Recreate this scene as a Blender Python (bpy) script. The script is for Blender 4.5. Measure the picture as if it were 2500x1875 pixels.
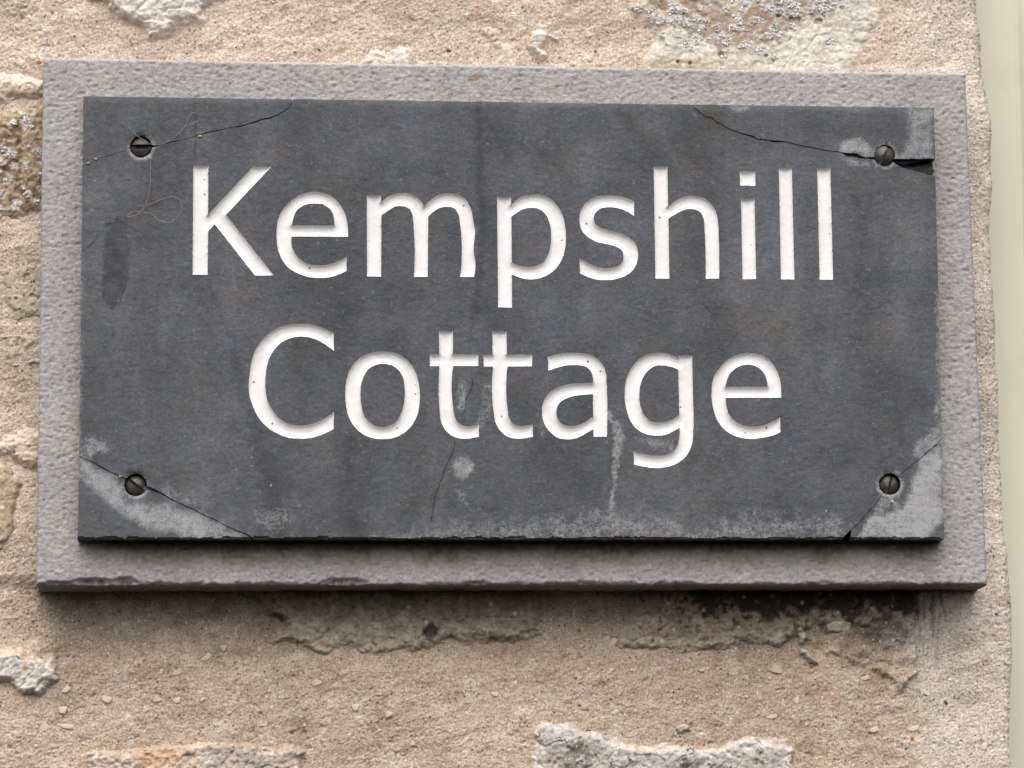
import bpy, math, random
import numpy as np
from mathutils import Matrix, Vector
from mathutils.geometry import delaunay_2d_cdt

for o in list(bpy.data.objects):
    bpy.data.objects.remove(o, do_unlink=True)
scene = bpy.context.scene
COL = scene.collection
rng = np.random.default_rng(11)
random.seed(11)

# ------------------------------------------------------------------ camera
YAW, PITCH, ROLL = 0.08892231842448924, 0.1608634394729191, -0.008016106605825054
CAM = np.array([-0.13882258313061574, -1.580010608074652, -0.2775697405138548])
FPX = 10000.0                      # focal length in photograph pixels (2500 wide)
_f = np.array([math.sin(YAW)*math.cos(PITCH), math.cos(YAW)*math.cos(PITCH), math.sin(PITCH)])
_r = np.array([math.cos(YAW), -math.sin(YAW), 0.0]); _u = np.cross(_r, _f)
RGT = math.cos(ROLL)*_r + math.sin(ROLL)*_u
UPV = -math.sin(ROLL)*_r + math.cos(ROLL)*_u
FWD = _f
cd = bpy.data.cameras.new('camera'); cam = bpy.data.objects.new('camera', cd); COL.objects.link(cam)
cd.sensor_width = 36.0; cd.lens = 36.0*FPX/2500.0; cd.clip_start = 0.01; cd.clip_end = 100.0
cam.matrix_world = Matrix(((RGT[0], UPV[0], -FWD[0], CAM[0]), (RGT[1], UPV[1], -FWD[1], CAM[1]),
                           (RGT[2], UPV[2], -FWD[2], CAM[2]), (0, 0, 0, 1)))
cd.dof.use_dof = True; cd.dof.focus_distance = 1.59; cd.dof.aperture_fstop = 14.0
scene.camera = cam

# ------------------------------------------------------------------ light (soft overcast day, from the upper left front)
SUN_EL, SUN_AZ = math.radians(59), math.radians(-172)     # azimuth clockwise from +Y
w = bpy.data.worlds.new('World'); scene.world = w; w.use_nodes = True
nt = w.node_tree; nt.nodes.clear()
sky = nt.nodes.new('ShaderNodeTexSky'); sky.sky_type = 'NISHITA'; sky.sun_disc = False
sky.sun_elevation = SUN_EL; sky.sun_rotation = SUN_AZ
sky.air_density = 1.0; sky.dust_density = 4.0; sky.ozone_density = 1.0
hs = nt.nodes.new('ShaderNodeHueSaturation'); hs.inputs['Saturation'].default_value = 0.16
bg = nt.nodes.new('ShaderNodeBackground'); bg.inputs['Strength'].default_value = 0.085
wo = nt.nodes.new('ShaderNodeOutputWorld')
nt.links.new(sky.outputs[0], hs.inputs['Color']); nt.links.new(hs.outputs[0], bg.inputs[0]); nt.links.new(bg.outputs[0], wo.inputs[0])
sd = bpy.data.lights.new('sun', 'SUN'); sd.energy = 1.5; sd.angle = math.radians(84); sd.color = (1.0, 0.975, 0.945)
sun = bpy.data.objects.new('sun', sd); COL.objects.link(sun)
sdir = Vector((math.sin(SUN_AZ)*math.cos(SUN_EL), math.cos(SUN_AZ)*math.cos(SUN_EL), math.sin(SUN_EL)))
sun.rotation_euler = sdir.to_track_quat('Z', 'Y').to_euler(); sun.location = (-0.6, -1.0, 1.6)
scene.view_settings.view_transform = 'Standard'; scene.view_settings.look = 'None'
scene.view_settings.gamma = 1.0; scene.view_settings.use_curve_mapping = False
scene.view_settings.exposure = 1.04

# ------------------------------------------------------------------ measuring helpers
def at(px, py, y):
    """world point on the plane Y=y that the photograph shows at pixel (px, py)"""
    px = np.asarray(px, float); py = np.asarray(py, float)
    d = FWD*FPX + (px[..., None]-1250.0)*RGT - (py[..., None]-937.5)*UPV
    t = (np.asarray(y, float)-CAM[1])/d[..., 1]
    return CAM + d*t[..., None]
def topx(P):
    d = P-CAM; z = d@FWD
    return 1250+FPX*(d@RGT)/z, 937.5-FPX*(d@UPV)/z
PX = 0.000158                      # metres per photograph pixel at the sign

def smooth(a, b, x):
    t = np.clip((x-a)/(b-a), 0, 1); return t*t*(3-2*t)
_perm = np.random.default_rng(5).permutation(512).astype(np.int64)
_perm = np.concatenate([_perm, _perm, _perm])
_ga = np.random.default_rng(6).uniform(0, 2*math.pi, 512); _gx, _gy = np.cos(_ga), np.sin(_ga)
def perlin(x, y, seed=0):
    x = np.asarray(x, float); y = np.asarray(y, float)
    xi = np.floor(x).astype(np.int64); yi = np.floor(y).astype(np.int64); fx = x-xi; fy = y-yi
    def g(ix, iy):
        h = _perm[_perm[(ix+seed*37) & 511]+(iy+seed*91 & 511)] & 511
        return _gx[h], _gy[h]
    u = fx*fx*fx*(fx*(fx*6-15)+10); v = fy*fy*fy*(fy*(fy*6-15)+10)
    def dot(ix, iy, dx, dy):
        a, b = g(ix, iy); return a*dx+b*dy
    n0 = dot(xi, yi, fx, fy)*(1-u)+dot(xi+1, yi, fx-1, fy)*u
    n1 = dot(xi, yi+1, fx, fy-1)*(1-u)+dot(xi+1, yi+1, fx-1, fy-1)*u
    return 1.5*(n0*(1-v)+n1*v)
def fbm(x, y, period, octv=4, seed=0, gain=0.5):
    s = 0; a = 1.0; f = 1.0/period
    for i in range(octv):
        s = s+a*perlin(x*f, y*f, seed+i); a *= gain; f *= 2.03
    return s
def sdf(x, y, poly):
    """distance to a closed outline, positive inside"""
    P = np.asarray(poly, float); Q = np.roll(P, -1, 0)
    best = np.full(x.shape, 1e18); ins = np.zeros(x.shape, bool)
    for (ax, ay), (bx, by) in zip(P, Q):
        ex, ey = bx-ax, by-ay; L = ex*ex+ey*ey
        if L < 1e-12: continue
        t = np.clip(((x-ax)*ex+(y-ay)*ey)/L, 0, 1)
        best = np.minimum(best, (x-ax-t*ex)**2+(y-ay-t*ey)**2)
        c = (ay > y) != (by > y)
        if by != ay: ins ^= c & (x < (bx-ax)*(y-ay)/(by-ay)+ax)
    d = np.sqrt(best)
    return np.where(ins, d, -d)
def linedist(x, y, pl):
    best = np.full(x.shape, 1e18)
    for (ax, ay), (bx, by) in zip(pl[:-1], pl[1:]):
        ex, ey = bx-ax, by-ay; L = ex*ex+ey*ey+1e-12
        t = np.clip(((x-ax)*ex+(y-ay)*ey)/L, 0, 1)
        best = np.minimum(best, (x-ax-t*ex)**2+(y-ay-t*ey)**2)
    return np.sqrt(best)
def lin(r, g, b):
    c = np.array([r, g, b], float)/255.0
    return np.where(c <= 0.04045, c/12.92, ((c+0.055)/1.055)**2.4)

# ------------------------------------------------------------------ mesh helpers
def mesh(name, verts, faces, mat=None, smoothed=True, attrs=None):
    verts = np.asarray(verts, np.float32); faces = np.asarray(faces, np.int32)
    me = bpy.data.meshes.new(name); n = faces.shape[1]
    me.vertices.add(len(verts)); me.vertices.foreach_set('co', verts.ravel())
    me.loops.add(faces.size); me.loops.foreach_set('vertex_index', faces.ravel())
    me.polygons.add(len(faces)); me.polygons.foreach_set('loop_start', np.arange(0, faces.size, n, dtype=np.int32))
    me.polygons.foreach_set('loop_total', np.full(len(faces), n, np.int32))
    me.polygons.foreach_set('use_smooth', np.full(len(faces), smoothed))
    for k, v in (attrs or {}).items():
        a = me.attributes.new(k, 'FLOAT_COLOR', 'POINT')
        c = np.ones((len(verts), 4), np.float32); c[:, :v.shape[1]] = v
        a.data.foreach_set('color', c.ravel())
    me.update(); me.validate()
    if mat: me.materials.append(mat)
    return me
def link(name, me, parent=None, label=None):
    o = bpy.data.objects.new(name, me); COL.objects.link(o)
    if parent is not None:
        o.parent = parent
        if parent.type == 'EMPTY': o.matrix_parent_inverse = Matrix.Translation(parent.location).inverted()
    if label: o['label'] = label
    return o
def thing(name, label, cat, loc):
    o = bpy.data.objects.new(name, None); COL.objects.link(o)
    o.empty_display_size = 0.02; o.location = loc; o['label'] = label; o['category'] = cat
    return o
def grid_faces(nr, nc, keep=None):
    i = np.arange(nr*nc).reshape(nr, nc)
    f = np.stack([i[:-1, :-1], i[:-1, 1:], i[1:, 1:], i[1:, :-1]], -1).reshape(-1, 4)
    if keep is not None:
        k = keep.ravel(); f = f[k[f].all(1)]
    return f
def compact(V, F, *arrs):
    used = np.zeros(len(V), bool); used[F.ravel()] = True
    idx = np.cumsum(used)-1
    return (V[used], idx[F])+tuple(a[used] for a in arrs)

# ------------------------------------------------------------------ materials
def new_mat(name, rough=0.9, spec=0.25):
    m = bpy.data.materials.new(name); m.use_nodes = True
    b = m.node_tree.nodes['Principled BSDF']; b.inputs['Roughness'].default_value = rough
    b.inputs['Specular IOR Level'].default_value = spec
    return m, m.node_tree, b
class NB:
    """little node builder"""
    def __init__(s, nt): s.nt = nt; s.tc = None
    def node(s, t, **kw):
        n = s.nt.nodes.new(t)
        for k, v in kw.items(): setattr(n, k, v)
        return n
    def co(s, scale=(1, 1, 1), rot=(0, 0, 0)):
        if s.tc is None: s.tc = s.node('ShaderNodeTexCoord')
        mp = s.node('ShaderNodeMapping'); mp.inputs['Scale'].default_value = scale; mp.inputs['Rotation'].default_value = rot
        s.nt.links.new(s.tc.outputs['Object'], mp.inputs['Vector']); return mp.outputs[0]
    def noise(s, scale, detail=3, rough=0.55, vec=None, dist=0.0):
        n = s.node('ShaderNodeTexNoise'); n.inputs['Scale'].default_value = scale
        n.inputs['Detail'].default_value = detail; n.inputs['Roughness'].default_value = rough; n.inputs['Distortion'].default_value = dist
        s.nt.links.new(vec if vec is not None else s.co(), n.inputs['Vector']); return n.outputs['Fac']
    def voro(s, scale, vec=None, rnd=1.0):
        n = s.node('ShaderNodeTexVoronoi'); n.inputs['Scale'].default_value = scale; n.inputs['Randomness'].default_value = rnd
        s.nt.links.new(vec if vec is not None else s.co(), n.inputs['Vector']); return n
    def rng(s, v, a, b, c=0.0, d=1.0, kind='LINEAR'):
        n = s.node('ShaderNodeMapRange', interpolation_type=kind)
        for k, x in zip(('From Min', 'From Max', 'To Min', 'To Max'), (a, b, c, d)): n.inputs[k].default_value = x
        s.nt.links.new(v, n.inputs['Value']); return n.outputs[0]
    def math(s, op, a, b=None):
        n = s.node('ShaderNodeMath', operation=op)
        for i, v in enumerate((a, b)):
            if v is None: continue
            if isinstance(v, (int, float)): n.inputs[i].default_value = v
            else: s.nt.links.new(v, n.inputs[i])
        return n.outputs[0]
    def mix(s, fac, a, b, blend='MIX'):
        n = s.node('ShaderNodeMix', data_type='RGBA', blend_type=blend)
        for i, v in ((0, fac), (6, a), (7, b)):
            if isinstance(v, (int, float)): n.inputs[i].default_value = v
            elif isinstance(v, (tuple, list, np.ndarray)): n.inputs[i].default_value = tuple(v)[:3]+(1,)
            else: s.nt.links.new(v, n.inputs[i])
        return n.outputs[2]
    def attr(s, name):
        n = s.node('ShaderNodeAttribute', attribute_name=name)
        sp = s.node('ShaderNodeSeparateColor'); s.nt.links.new(n.outputs['Color'], sp.inputs[0])
        return n.outputs['Color'], sp.outputs
    def grey(s, v):
        n = s.node('ShaderNodeCombineColor')
        for i in range(3): s.nt.links.new(v, n.inputs[i])
        return n.outputs[0]
    def bump(s, h, dist, strength=1.0, nrm=None):
        n = s.node('ShaderNodeBump'); n.inputs['Distance'].default_value = dist; n.inputs['Strength'].default_value = strength
        s.nt.links.new(h, n.inputs['Height'])
        if nrm is not None: s.nt.links.new(nrm, n.inputs['Normal'])
        return n.outputs[0]

def masonry(name, grain=1.0, gscale=1100, pale=0.05, orange=0.02, dark=0.06, bdist=0.00035):
    m, t, b = new_mat(name, 0.95, 0.15); N = NB(t)
    col, _ = N.attr('tint')
    g1 = N.noise(gscale, 2, 0.7); g2 = N.noise(gscale*0.33, 3, 0.6); g3 = N.noise(90, 4, 0.6)
    k = N.math('MULTIPLY', N.rng(g1, 0.28, 0.72, 1-0.42*grain, 1+0.32*grain), N.rng(g2, 0.3, 0.7, 1-0.13*grain, 1+0.11*grain))
    k = N.math('MULTIPLY', k, N.rng(g3, 0.3, 0.7, 0.92, 1.08))
    c = N.mix(1.0, col, N.grey(k), 'MULTIPLY')
    v = N.voro(gscale*0.62); sp = N.node('ShaderNodeSeparateColor'); t.links.new(v.outputs['Color'], sp.inputs[0])
    near = N.rng(v.outputs['Distance'], 0.25, 0.5, 1, 0)
    def cells(ch, frac): return N.math('MULTIPLY', N.math('LESS_THAN', sp.outputs[ch], frac), near)
    c = N.mix(N.math('MULTIPLY', cells(0, pale), 0.65), c, lin(236, 224, 208))
    c = N.mix(N.math('MULTIPLY', cells(1, dark), 0.75), c, lin(84, 72, 60))
    c = N.mix(N.math('MULTIPLY', cells(2, orange), 0.7), c, lin(190, 128, 92))
    t.links.new(c, b.inputs['Base Color'])
    bh = N.math('ADD', g1, N.math('MULTIPLY', g2, 0.6))
    t.links.new(N.bump(bh, bdist, 0.9), b.inputs['Normal'])
    return m
M_MORTAR = masonry('mortar', 1.05, 1250, 0.07, 0.010, 0.06, 0.0005)
M_STONE = masonry('limestone', 0.55, 700, 0.03, 0.008, 0.03, 0.0003)
M_LICHEN = masonry('lichen_crust', 0.5, 1400, 0.0, 0.0, 0.0, 0.00008)

M_PEBBLE = masonry('pebble_stone', 0.35, 5, 0.0, 0.0, 0.0, 0.00001)

def slate_material():
    m, t, b = new_mat('dark_slate', 0.72, 0.3); N = NB(t)
    _, a = N.attr('wear')          # r pale bloom, g dark veins and sunk flakes, b green film
    fine = N.noise(900, 3, 0.62); fine2 = N.noise(330, 3, 0.6, N.co((1, 1, 1.5), (0, 0.35, 0)))
    mid = N.noise(75, 4, 0.6); big = N.noise(18, 3, 0.55, None, 0.4)
    k = N.math('MULTIPLY', N.rng(fine, 0.25, 0.75, 0.76, 1.26), N.rng(fine2, 0.28, 0.72, 0.86, 1.15))
    k = N.math('MULTIPLY', k, N.math('MULTIPLY', N.rng(mid, 0.3, 0.7, 0.80, 1.20), N.rng(big, 0.3, 0.7, 0.86, 1.13)))
    vs = N.noise(1, 4, 0.6, N.co((42, 42, 7), (0, 0.16, 0))); k = N.math('MULTIPLY', k, N.rng(vs, 0.35, 0.66, 0.82, 1.12))
    base = N.mix(N.rng(N.noise(140, 3), 0.35, 0.65), lin(78, 81, 86), lin(83, 82, 85))
    base = N.mix(N.rng(N.noise(45, 3, 0.6, N.co((1, 1, 1), (0.4, 0, 0))), 0.54, 0.8), base, lin(83, 81, 77))
    c = N.mix(1.0, base, N.grey(k), 'MULTIPLY')
    c = N.mix(N.math('MULTIPLY', a[1], N.rng(N.noise(260, 4, 0.65), 0.3, 0.6, 0.55, 1.0)), c, lin(50, 50, 53))
    fleck = N.math('MULTIPLY', N.rng(N.noise(620, 2, 0.7), 0.64, 0.72), 0.14)
    nb = N.math('ADD', N.math('MULTIPLY', N.math('SUBTRACT', N.noise(420, 5, 0.75), 0.5), 1.7), N.math('MULTIPLY', N.math('SUBTRACT', N.noise(1500, 2, 0.75), 0.5), 1.7))
    nb = N.math('ADD', nb, N.math('MULTIPLY', N.math('SUBTRACT', N.noise(120, 3, 0.6), 0.5), 0.9))
    bl = N.math('ADD', a[0], nb)
    bl = N.math('MULTIPLY', N.rng(bl, 0.12, 1.12, 0, 1), N.rng(a[0], 0.02, 0.35, 0, 1))
    c = N.mix(N.math('MULTIPLY', bl, 0.9), c, lin(162, 162, 162))
    c = N.mix(fleck, c, lin(190, 190, 190))
    c = N.mix(N.math('MULTIPLY', a[2], 0.8), c, lin(46, 46, 36))
    v = N.voro(150); sp = N.node('ShaderNodeSeparateColor'); t.links.new(v.outputs['Color'], sp.inputs[0])
    dot = N.math('MULTIPLY', N.math('LESS_THAN', sp.outputs[0], 0.02), N.rng(v.outputs['Distance'], 0.03, 0.06, 0.8, 0))
    c = N.mix(dot, c, lin(205, 205, 205))
    t.links.new(c, b.inputs['Base Color'])
    h = N.math('ADD', N.math('MULTIPLY', fine2, 1.0), N.math('MULTIPLY', fine, 0.5))
    h = N.math('ADD', h, N.math('MULTIPLY', mid, 1.4))
    lay = N.math('SNAP', N.math('ADD', N.noise(1, 5, 0.62, N.co((16, 16, 9), (0, 0.2, 0)), 0.3), N.math('MULTIPLY', fine2, 0.01)), 0.045)
    h = N.math('ADD', h, N.math('MULTIPLY', lay, 13.0))
    t.links.new(N.bump(h, 0.00028, 0.8), b.inputs['Normal'])
    return m
M_SLATE = slate_material()

def backing_material():
    m, t, b = new_mat('grey_riven_slate', 0.85, 0.2); N = NB(t)
    _, a = N.attr('wear')          # r ochre lichen, g dark dirt, b green film
    fine = N.noise(1000, 3, 0.65); fine2 = N.noise(380, 4, 0.62, N.co((1, 1, 1.7), (0, 0.25, 0)))
    k = N.math('MULTIPLY', N.rng(fine, 0.25, 0.75, 0.74, 1.22), N.rng(fine2, 0.28, 0.72, 0.80, 1.17))
    base = N.mix(N.rng(N.noise(60, 4), 0.35, 0.65), lin(163, 158, 159), lin(171, 165, 161))
    base = N.mix(N.math('MULTIPLY', N.rng(N.noise(260, 4, 0.65), 0.55, 0.72), 0.6), base, lin(122, 118, 120))
    base = N.mix(N.math('MULTIPLY', N.rng(N.noise(1, 4, 0.6, N.co((60, 60, 14))), 0.5, 0.75), 0.45), base, lin(140, 134, 130))
    base = N.mix(N.math('MULTIPLY', N.rng(N.noise(30, 3, 0.6), 0.55, 0.75), 0.4), base, lin(178, 172, 168))
    c = N.mix(1.0, base, N.grey(k), 'MULTIPLY')
    gf = N.math('MULTIPLY', a[2], N.rng(N.noise(500, 4, 0.7), 0.25, 0.65, 0.25, 1.0))
    c = N.mix(gf, c, lin(96, 92, 58))
    c = N.mix(N.math('MULTIPLY', a[1], 0.9), c, lin(44, 43, 34))
    c = N.mix(a[0], c, lin(140, 108, 50))
    t.links.new(c, b.inputs['Base Color'])
    h = N.math('ADD', N.math('MULTIPLY', fine2, 1.2), N.math('MULTIPLY', fine, 0.5))
    t.links.new(N.bump(h, 0.0004, 0.85), b.inputs['Normal'])
    return m
M_BACK = backing_material()

def paint_material():
    m, t, b = new_mat('white_letter_paint', 0.6, 0.3); N = NB(t)
    base = N.mix(N.rng(N.noise(120, 5, 0.65), 0.35, 0.65), lin(232, 229, 228), lin(223, 220, 219))
    base = N.mix(N.math('MULTIPLY', N.rng(N.noise(210, 5, 0.7), 0.6, 0.75), 0.35), base, lin(196, 188, 178))
    v = N.voro(420); sp = N.node('ShaderNodeSeparateColor'); t.links.new(v.outputs['Color'], sp.inputs[0])
    rad = N.rng(sp.outputs[1], 0, 1, 0.06, 0.24)
    dot = N.math('MULTIPLY', N.math('LESS_THAN', sp.outputs[0], 0.05), N.math('LESS_THAN', v.outputs['Distance'], rad))
    c = N.mix(N.math('MULTIPLY', dot, 0.85), base, lin(88, 74, 58))
    t.links.new(c, b.inputs['Base Color'])
    t.links.new(N.bump(N.noise(520, 4, 0.6), 0.00018, 0.7), b.inputs['Normal'])
    return m
M_PAINT = paint_material()

def screw_material():
    m, t, b = new_mat('weathered_screw', 0.5, 0.5); N = NB(t)
    c = N.mix(N.rng(N.noise(420, 4, 0.6), 0.35, 0.68), lin(88, 82, 80), lin(60, 55, 52))
    c = N.mix(N.math('MULTIPLY', N.rng(N.noise(260, 3, 0.6), 0.58, 0.7), 0.4), c, lin(106, 78, 64))
    t.links.new(c, b.inputs['Base Color']); b.inputs['Metallic'].default_value = 0.35
    t.links.new(N.bump(N.noise(900, 3, 0.6), 0.0002, 0.6), b.inputs['Normal'])
    return m
M_SCREW = screw_material()

def plain(name, c, rough=0.8, amt=0.12, scale=600):
    m, t, b = new_mat(name, rough, 0.25); N = NB(t)
    k = N.rng(N.noise(scale, 3, 0.6), 0.3, 0.7, 1-amt, 1+amt)
    t.links.new(N.mix(1.0, tuple(c), N.grey(k), 'MULTIPLY'), b.inputs['Base Color'])
    t.links.new(N.bump(N.noise(scale, 3, 0.6), 0.0002, 0.5), b.inputs['Normal'])
    return m
M_HAIR = plain('hair_fibre', lin(158, 150, 134), 0.5)
M_DIRT = plain('dirt_crumb', lin(84, 72, 50))
M_STRAW = plain('straw_crumb', lin(206, 172, 112))

def frame_material():
    m, t, b = new_mat('cream_paint', 0.62, 0.25); N = NB(t)
    streak = N.noise(1, 4, 0.6, N.co((260, 260, 6)))
    base = N.mix(N.rng(streak, 0.3, 0.7), lin(212, 207, 190), lin(207, 202, 184))
    base = N.mix(N.math('MULTIPLY', N.rng(N.noise(40, 4, 0.65), 0.55, 0.75), 0.35), base, lin(184, 180, 158))
    t.links.new(base, b.inputs['Base Color'])
    t.links.new(N.bump(N.noise(1, 3, 0.6, N.co((500, 500, 10))), 0.0001, 0.4), b.inputs['Normal'])
    return m
M_FRAME = frame_material()

# ================================================================== THE WALL
sill = at(1250, 2150, 0.0)
wall = thing('stone_wall', 'old rubble stone wall with sandy mortar behind the slate sign', 'wall', (0, 0, float(sill[2])))

EDGE = np.array([(-300, 2366), (0, 2374), (60, 2380), (110, 2388), (180, 2390), (250, 2402), (300, 2410), (400, 2412), (660, 2418), (800, 2424),
                 (900, 2428), (1050, 2437), (1250, 2443), (1375, 2450), (1500, 2458), (1875, 2463), (2300, 2470)], float)

def wall_relief(px, py):
    """height of the mortar towards the viewer in metres, and its colour, at photograph pixels"""
    a = math.radians(14); ux = px*math.cos(a)-py*math.sin(a); uy = px*math.sin(a)+py*math.cos(a)
    h = 0.0015*fbm(px, py, 420, 3, 1)+0.0005*fbm(px, py*1.25, 130, 3, 2)
    drag = fbm(ux/3.2, uy, 34, 4, 9)                       # trowel drag, runs up to the right
    low = smooth(1380, 1560, py)
    render = smooth(2130, 2230, px+26*fbm(px, py, 90, 3, 21)+np.where(py > 900, -60*smooth(1500, 1800, py), 0))
    h = h+drag*(0.00026-0.00010*low)*(1-0.75*render)
    h = h+0.00016*fbm(px, py, 22, 3, 3)*(1-0.5*render)
    grit = fbm(px, py, 8.5, 2, 14)
    h = h+0.00017*grit*(1-0.4*render)+0.00020*perlin(px/4.6, py/4.4, 15)
    h = h-0.0022*smooth(1400, 1440, py)*smooth(1640, 1520, py)*(1-render)
    lumps = fbm(px, py, 60, 3, 31)
    h = h+0.0007*np.clip(lumps-0.25, 0, 1)*(1-render)
    pits = np.clip(-perlin(px/15, py/13, 44)-0.45, 0, 1)*smooth(-0.1, 0.5, fbm(px, py, 170, 2, 45)); h = h-0.0024*pits
    h = h+0.0010*render
    ledge = smooth(-4, 7, sdf(px, py, [(1958,1540),(1978,1578),(2010,1590),(2050,1600),(2112,1630),(2165,1652),(2196,1690),(2240,1640),(2232,1500),(2150,1470),(2040,1500)])+7*fbm(px, py, 30, 4, 33))
    h = h+0.0026*ledge*(0.6+0.5*fbm(px, py, 40, 3, 35))
    # colour
    top = lin(207, 189, 171); bot = lin(197, 176, 156); ren = lin(214, 200, 186)
    c = top[None]*(1-low[:, None])+bot[None]*low[:, None]
    lighter = smooth(1620, 1850, py)*smooth(700, 1700, px)
    c = c*(1-0.45*lighter[:, None])+lin(197, 177, 152)[None]*0.45*lighter[:, None]
    c = c*(1-render[:, None])+ren[None]*render[:, None]
    m1 = fbm(px, py, 240, 4, 51); c = c*(1+0.16*m1[:, None])
    m2 = smooth(0.15, 0.8, fbm(px, py, 70, 4, 61))*(1-render); c = c*(1-0.42*m2[:, None])+lin(216, 205, 192)[None]*0.42*m2[:, None]
    gr = smooth(0.1, 0.8, -drag+0.35*grit); c = c*(1-0.20*gr[:, None]*np.array([0.8, 1.0, 1.15])[None])
    spk = smooth(0.50, 0.75, perlin(px/5.5, py/5.0, 71))*(0.25+0.75*smooth(-0.2, 0.4, fbm(px, py, 100, 2, 72)))
    c = c*(1-0.62*(spk*(0.25+0.75*render))[:, None])
    # grime washed down below the slab, strongest to the right
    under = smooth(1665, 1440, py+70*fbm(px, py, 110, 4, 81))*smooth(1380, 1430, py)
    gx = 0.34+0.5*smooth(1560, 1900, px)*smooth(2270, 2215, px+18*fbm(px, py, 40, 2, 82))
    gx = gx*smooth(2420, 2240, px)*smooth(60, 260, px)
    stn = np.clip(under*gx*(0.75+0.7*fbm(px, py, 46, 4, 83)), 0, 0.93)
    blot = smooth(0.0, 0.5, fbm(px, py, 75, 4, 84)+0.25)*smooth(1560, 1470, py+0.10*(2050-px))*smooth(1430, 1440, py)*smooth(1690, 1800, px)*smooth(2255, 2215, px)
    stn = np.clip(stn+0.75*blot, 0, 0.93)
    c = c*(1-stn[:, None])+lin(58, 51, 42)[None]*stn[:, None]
    drip = smooth(2215, 2262, px)*smooth(2330, 2285, px)*smooth(1700, 1450, py)*smooth(1430, 1440, py)*smooth(0.0, 0.5, fbm(px*3.0, py*0.7, 30, 3, 85)+0.1)
    c = c*(1-0.6*drip[:, None])+lin(80, 72, 62)[None]*0.6*drip[:, None]
    return h, np.clip(c, 0.01, 0.9), render

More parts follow.
